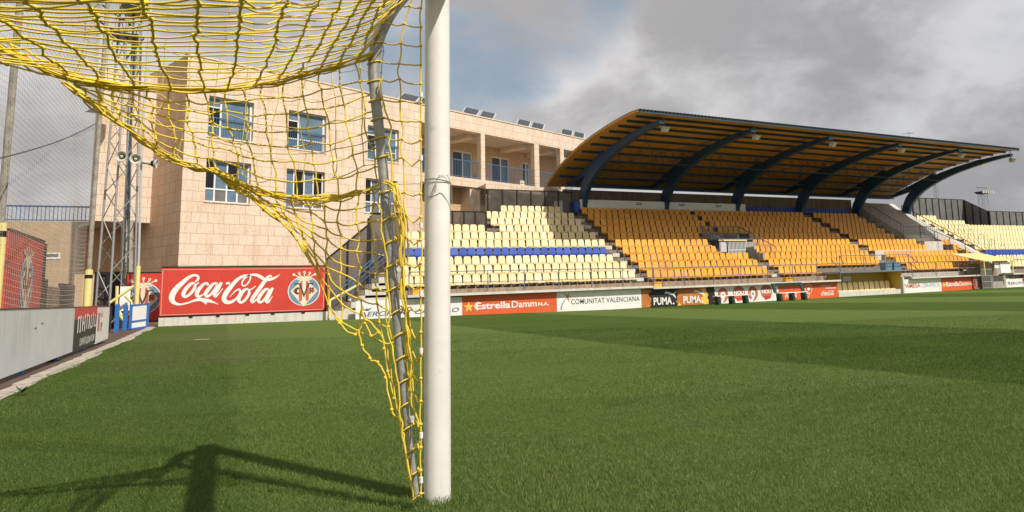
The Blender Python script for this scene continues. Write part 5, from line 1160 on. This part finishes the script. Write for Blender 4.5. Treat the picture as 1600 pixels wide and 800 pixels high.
A = onx(6, 480, -4.6); Bp = onx(62, 480, -4.6); f = ((-4.6, A[1], .9), (0, 1, 0), (0, 0, 1)); w = Bp[1]-A[1]; h = 2.08
m = MB().use('red'); m.prism([(0, 0), (w, 0), (w, h), (0, h)], f, -.05, 0); m.build('panel', cl); m = MB().use('frame_dark'); m.prism([(0, h+.001), (w, h+.001), (w, h+.06), (0, h+.06)], f, -.06, .02); m.prism([(w+.001, -.5), (w+.55, -.5), (w+.55, h), (w+.001, h)], f, -.06, -.02); m.build('frame', cl)
o_, ux, uy = [np.array(a, float) for a in f]; crest(cl, (o_+ux*w*.52+uy*.86, ux, uy), 1.45, .012)
dg2 = thing('gate', 'dark brown sheet gate leaves standing behind the ball net, right of the crest board', 'gate', (-4.7, 29, .2))
for a, b, z1, mm in ((27.2, 28.6, 1.95, 'dark_brown'), (28.7, 30.6, 1.75, 'brown_board'), (30.7, 33.4, 1.9, 'dark_brown')): MB().use(mm if mm != 'brown_board' else 'concrete_dirty').bx(-4.75, -4.68, a, b, .1, z1).build('gate_leaf', dg2)
dk2 = thing('gate', 'black framed gate in shadow at the foot of the lattice mast', 'gate', (-3.9, 33.4, .2))
m = MB().use('frame_dark'); a, b = ony(150, 440, 33.4)[0], ony(186, 440, 33.4)[0]
for x_ in (a, (a+b)/2, b): m.bx(x_-.05, x_+.05, 33.35, 33.42, .2, 2.35)
m.bx(a, b, 33.36, 33.41, 2.25, 2.36); m.build('gate_frame', dk2); MB().use('dark_brown').bx(a, b, 33.43, 33.46, .2, 2.3).build('gate_sheet', dk2)
fb = thing('low_building', 'low beige building with a blue railing along its flat roof, behind the ball net', 'building', (-9, 46, 0)); YF = 46.
m = MB().use('far_wall'); zt = ony(75, 346, YF)[2]; m.bx(-24, -5.2, YF, YF+8, 0, zt); m.build('wall', fb)
a, b = ony(68, 405, YF), ony(95, 395, YF); m = MB().use('window_frame'); m.bx(a[0], b[0], YF-.03, YF+.0, a[2], b[2]); w_ = m.build('window', fb); MB().use('mesh_grey').bx(a[0]+.08, b[0]-.08, YF-.05, YF-.031, a[2]+.12, b[2]-.05).build('pane', w_)
m = MB().use('rail_blue'); zr = ony(75, 322, YF)[2]
m.bar((-24, YF+.1, zr), (-5.2, YF+.1, zr), .05); m.bar((-24, YF+.1, zt+.08), (-5.2, YF+.1, zt+.08), .03)
for x_ in np.arange(-24, -5.2, .16): m.bar((x_, YF+.1, zt), (x_, YF+.1, zr), .022)
m.build('roof_railing', fb)
MY = 31.9
mast = thing('lattice_mast', 'tall grey steel lattice floodlight mast in front of the stone building corner', 'lattice mast', (-3.3, MY, .2)); m = MB().use('steel'); mc = (-3.32, MY)
def leg(k, z): r = .60-.022*z; a = math.pi/2*k+math.radians(-100); return np.array([mc[0]+r*math.cos(a)-.017*(z-2)*.3, mc[1]+r*math.sin(a), z])
for k in range(4): MB().use('steel').tube([leg(k, .1), leg(k, 8), leg(k, 15)], .036, 8).build('leg', mast)
m = MB().use('steel')
for q in range(15):
    z0, z1 = .4+q*.95, .4+(q+1)*.95
    for k in range(4): m.bar(leg(k+(q % 2), z0), leg(k+1-(q % 2), z1), .017)
m.build('bracing', mast)
m = MB().use('frame_dark'); c9 = ony(212, 12, MY); m.bx(c9[0]-.35, c9[0]+.35, MY-.6, MY+.5, c9[2]-.25, c9[2]+.3); c9 = ony(200, 60, MY); m.bx(c9[0]-.5, c9[0]+.35, MY-.5, MY+.3, c9[2]-.1, c9[2]+.05)
for a_, b_ in (((150, 30), (200, 62)), ((205, 40), (160, 8)), ((225, 60), (196, 92))): m.bar(ony(*a_, MY-.3), ony(*b_, MY-.3), .035)
m.build('service_platform', mast)
du = thing('service_duct', 'thick round grey duct rising inside the lattice mast', 'duct', (-3.2, 32.6, .2)); p1 = ony(198, 440, 32.6); p2 = ony(199, 345, 32.6); p3 = ony(203, 180, 32.6)
MB().use('concrete').tube([(p1[0], 32.6, .2), p1, p2], .19, 14).build('lower_duct', du); MB().use('rail').tube([p2, p3, p3+[.02, 0, 3]], .09, 10).build('upper_pipe', du)
ap = thing('speaker_pole', 'slim pale pole with yellow padded foot carrying the loudspeaker horns', 'pole', (-2.7, 31.2, .2)); p1 = ony(213, 480, 31.2); p2 = ony(217, 400, 31.2); p3 = ony(221, 240, 31.2); p4 = ony(228, 120, 31.2)
MB().use('alu').tube([(p1[0], 31.2, .2), p1, p2, p3, p4, p4+[.05, 0, 4]], .038, 8).build('pole_shaft', ap); MB().use('yellow_pad').tube([(p1[0], 31.2, .3), p1+[0, 0, .2], p2+[0, 0, -.35]], .07, 10).build('yellow_padding', ap)
for k, (u, v, d_) in enumerate(((191, 245, (-.12, -1, -.05)), (212, 249, (.1, -1, -.05)), (236, 255, (1, -.12, -.12)))):
    p = ony(u, v, 31.0); d_ = np.array(d_)/np.linalg.norm(d_); lab = ('cream loudspeaker horn on the mast facing the camera, the left one', 'cream loudspeaker horn on the mast facing the camera, the middle one', 'cream loudspeaker horn seen from the side, pointing right')[k]
    h_ = thing('loudspeaker_horn', lab, 'loudspeaker', p, 'loudspeaker horns on the mast'); b0 = p-d_*.16
    MB().use('horn').lathe([(.05, -.12), (.065, -.10), (.065, 0), (.06, .04), (.085, .16), (.15, .30), (.19, .34), (.185, .345), (.14, .30), (.075, .16), (.045, .05)], b0, d_, 20).build('horn_bell', h_)
    MB().use('frame_dark').lathe([(.0, .10), (.10, .17), (.145, .30)], b0, d_, 16).build('throat', h_); MB().use('horn').lathe([(0.05, .1), (.055, .24), (.04, .29), (0.001, .30)], b0, d_, 14).build('driver', h_)
    MB().use('steel').bar(b0, (-3.1 if k < 2 else p3[0], 31.4 if k < 2 else 31.2, p[2]+.02), .02, 6).build('bracket', h_)
yb2 = thing('padded_barrier', 'tangle of pale yellow padded bars at the foot of the lattice mast', 'barrier', (-3.1, 30.9, .2)); m = MB().use('yellow_pad')
for a_, b_ in (((172, 473), (209, 447)), ((196, 462), (205, 472)), ((183, 447), (182, 478)), ((186, 490), (192, 500)), ((184, 484), (190, 493))): m.tube([ony(*a_, 30.9), ony(*b_, 30.9)], .048, 10)
m.build('padded_bars', yb2)
MB().use('grey_panel').bx(-3.15, -2.85, 31.45, 31.5, .9, 1.75).build('notice_plate', yb2)
# ---------------------------------------------------------------- benches by the far touchline
def bench(x0, x1, y, lab, back):
    t = thing('bench', lab, 'bench', ((x0+x1)/2, y, 0), 'benches along the touchline'); n_ = 2 if not back else 3
    MB().use('grey_panel').bx(x0, x1, y-.2, y+.2, .40, .435).build('seat', t)
    for q in range(n_+(0 if back else 1)):
        a = x0+.1+(x1-x0-.3)*q/(n_-1 if back else n_); m = MB().use('green'); m.hexa([(a, y-.18, 0), (a+.16, y-.18, 0), (a+.16, y+.18, 0), (a, y+.18, 0)], [(a-.05, y-.15, .398), (a+.11, y-.15, .398), (a+.11, y+.15, .398), (a-.05, y+.15, .398)]); m.build('leg', t)
    if back:
        m = MB().use('green'); m.hexa([(x0-.05, y+.1, .44), (x0+.1, y+.1, .44), (x0+.1, y+.2, .44), (x0-.05, y+.2, .44)], [(x0-.1, y+.2, .92), (x0+.05, y+.2, .92), (x0+.05, y+.3, .92), (x0-.1, y+.3, .92)])
        m.hexa([(x1-.12, y+.1, .44), (x1+.03, y+.1, .44), (x1+.03, y+.2, .44), (x1-.12, y+.2, .44)], [(x1-.22, y+.2, .92), (x1-.07, y+.2, .92), (x1-.07, y+.3, .92), (x1-.22, y+.3, .92)]); m.bx(x0-.12, x1-.05, y+.19, y+.29, .80, .93); m.build('backrest', t)
ya_ = 29.3
bench(float(ony(1117, 465, ya_)[0]), float(ony(1168, 463, ya_)[0]), ya_, 'low backless bench with dark green legs before the white horseshoe board', False)
bench(float(ony(1214, 458, ya_)[0]), float(ony(1259, 457, ya_)[0]), ya_, 'dark green framed bench with a backrest before the bright red board', True)
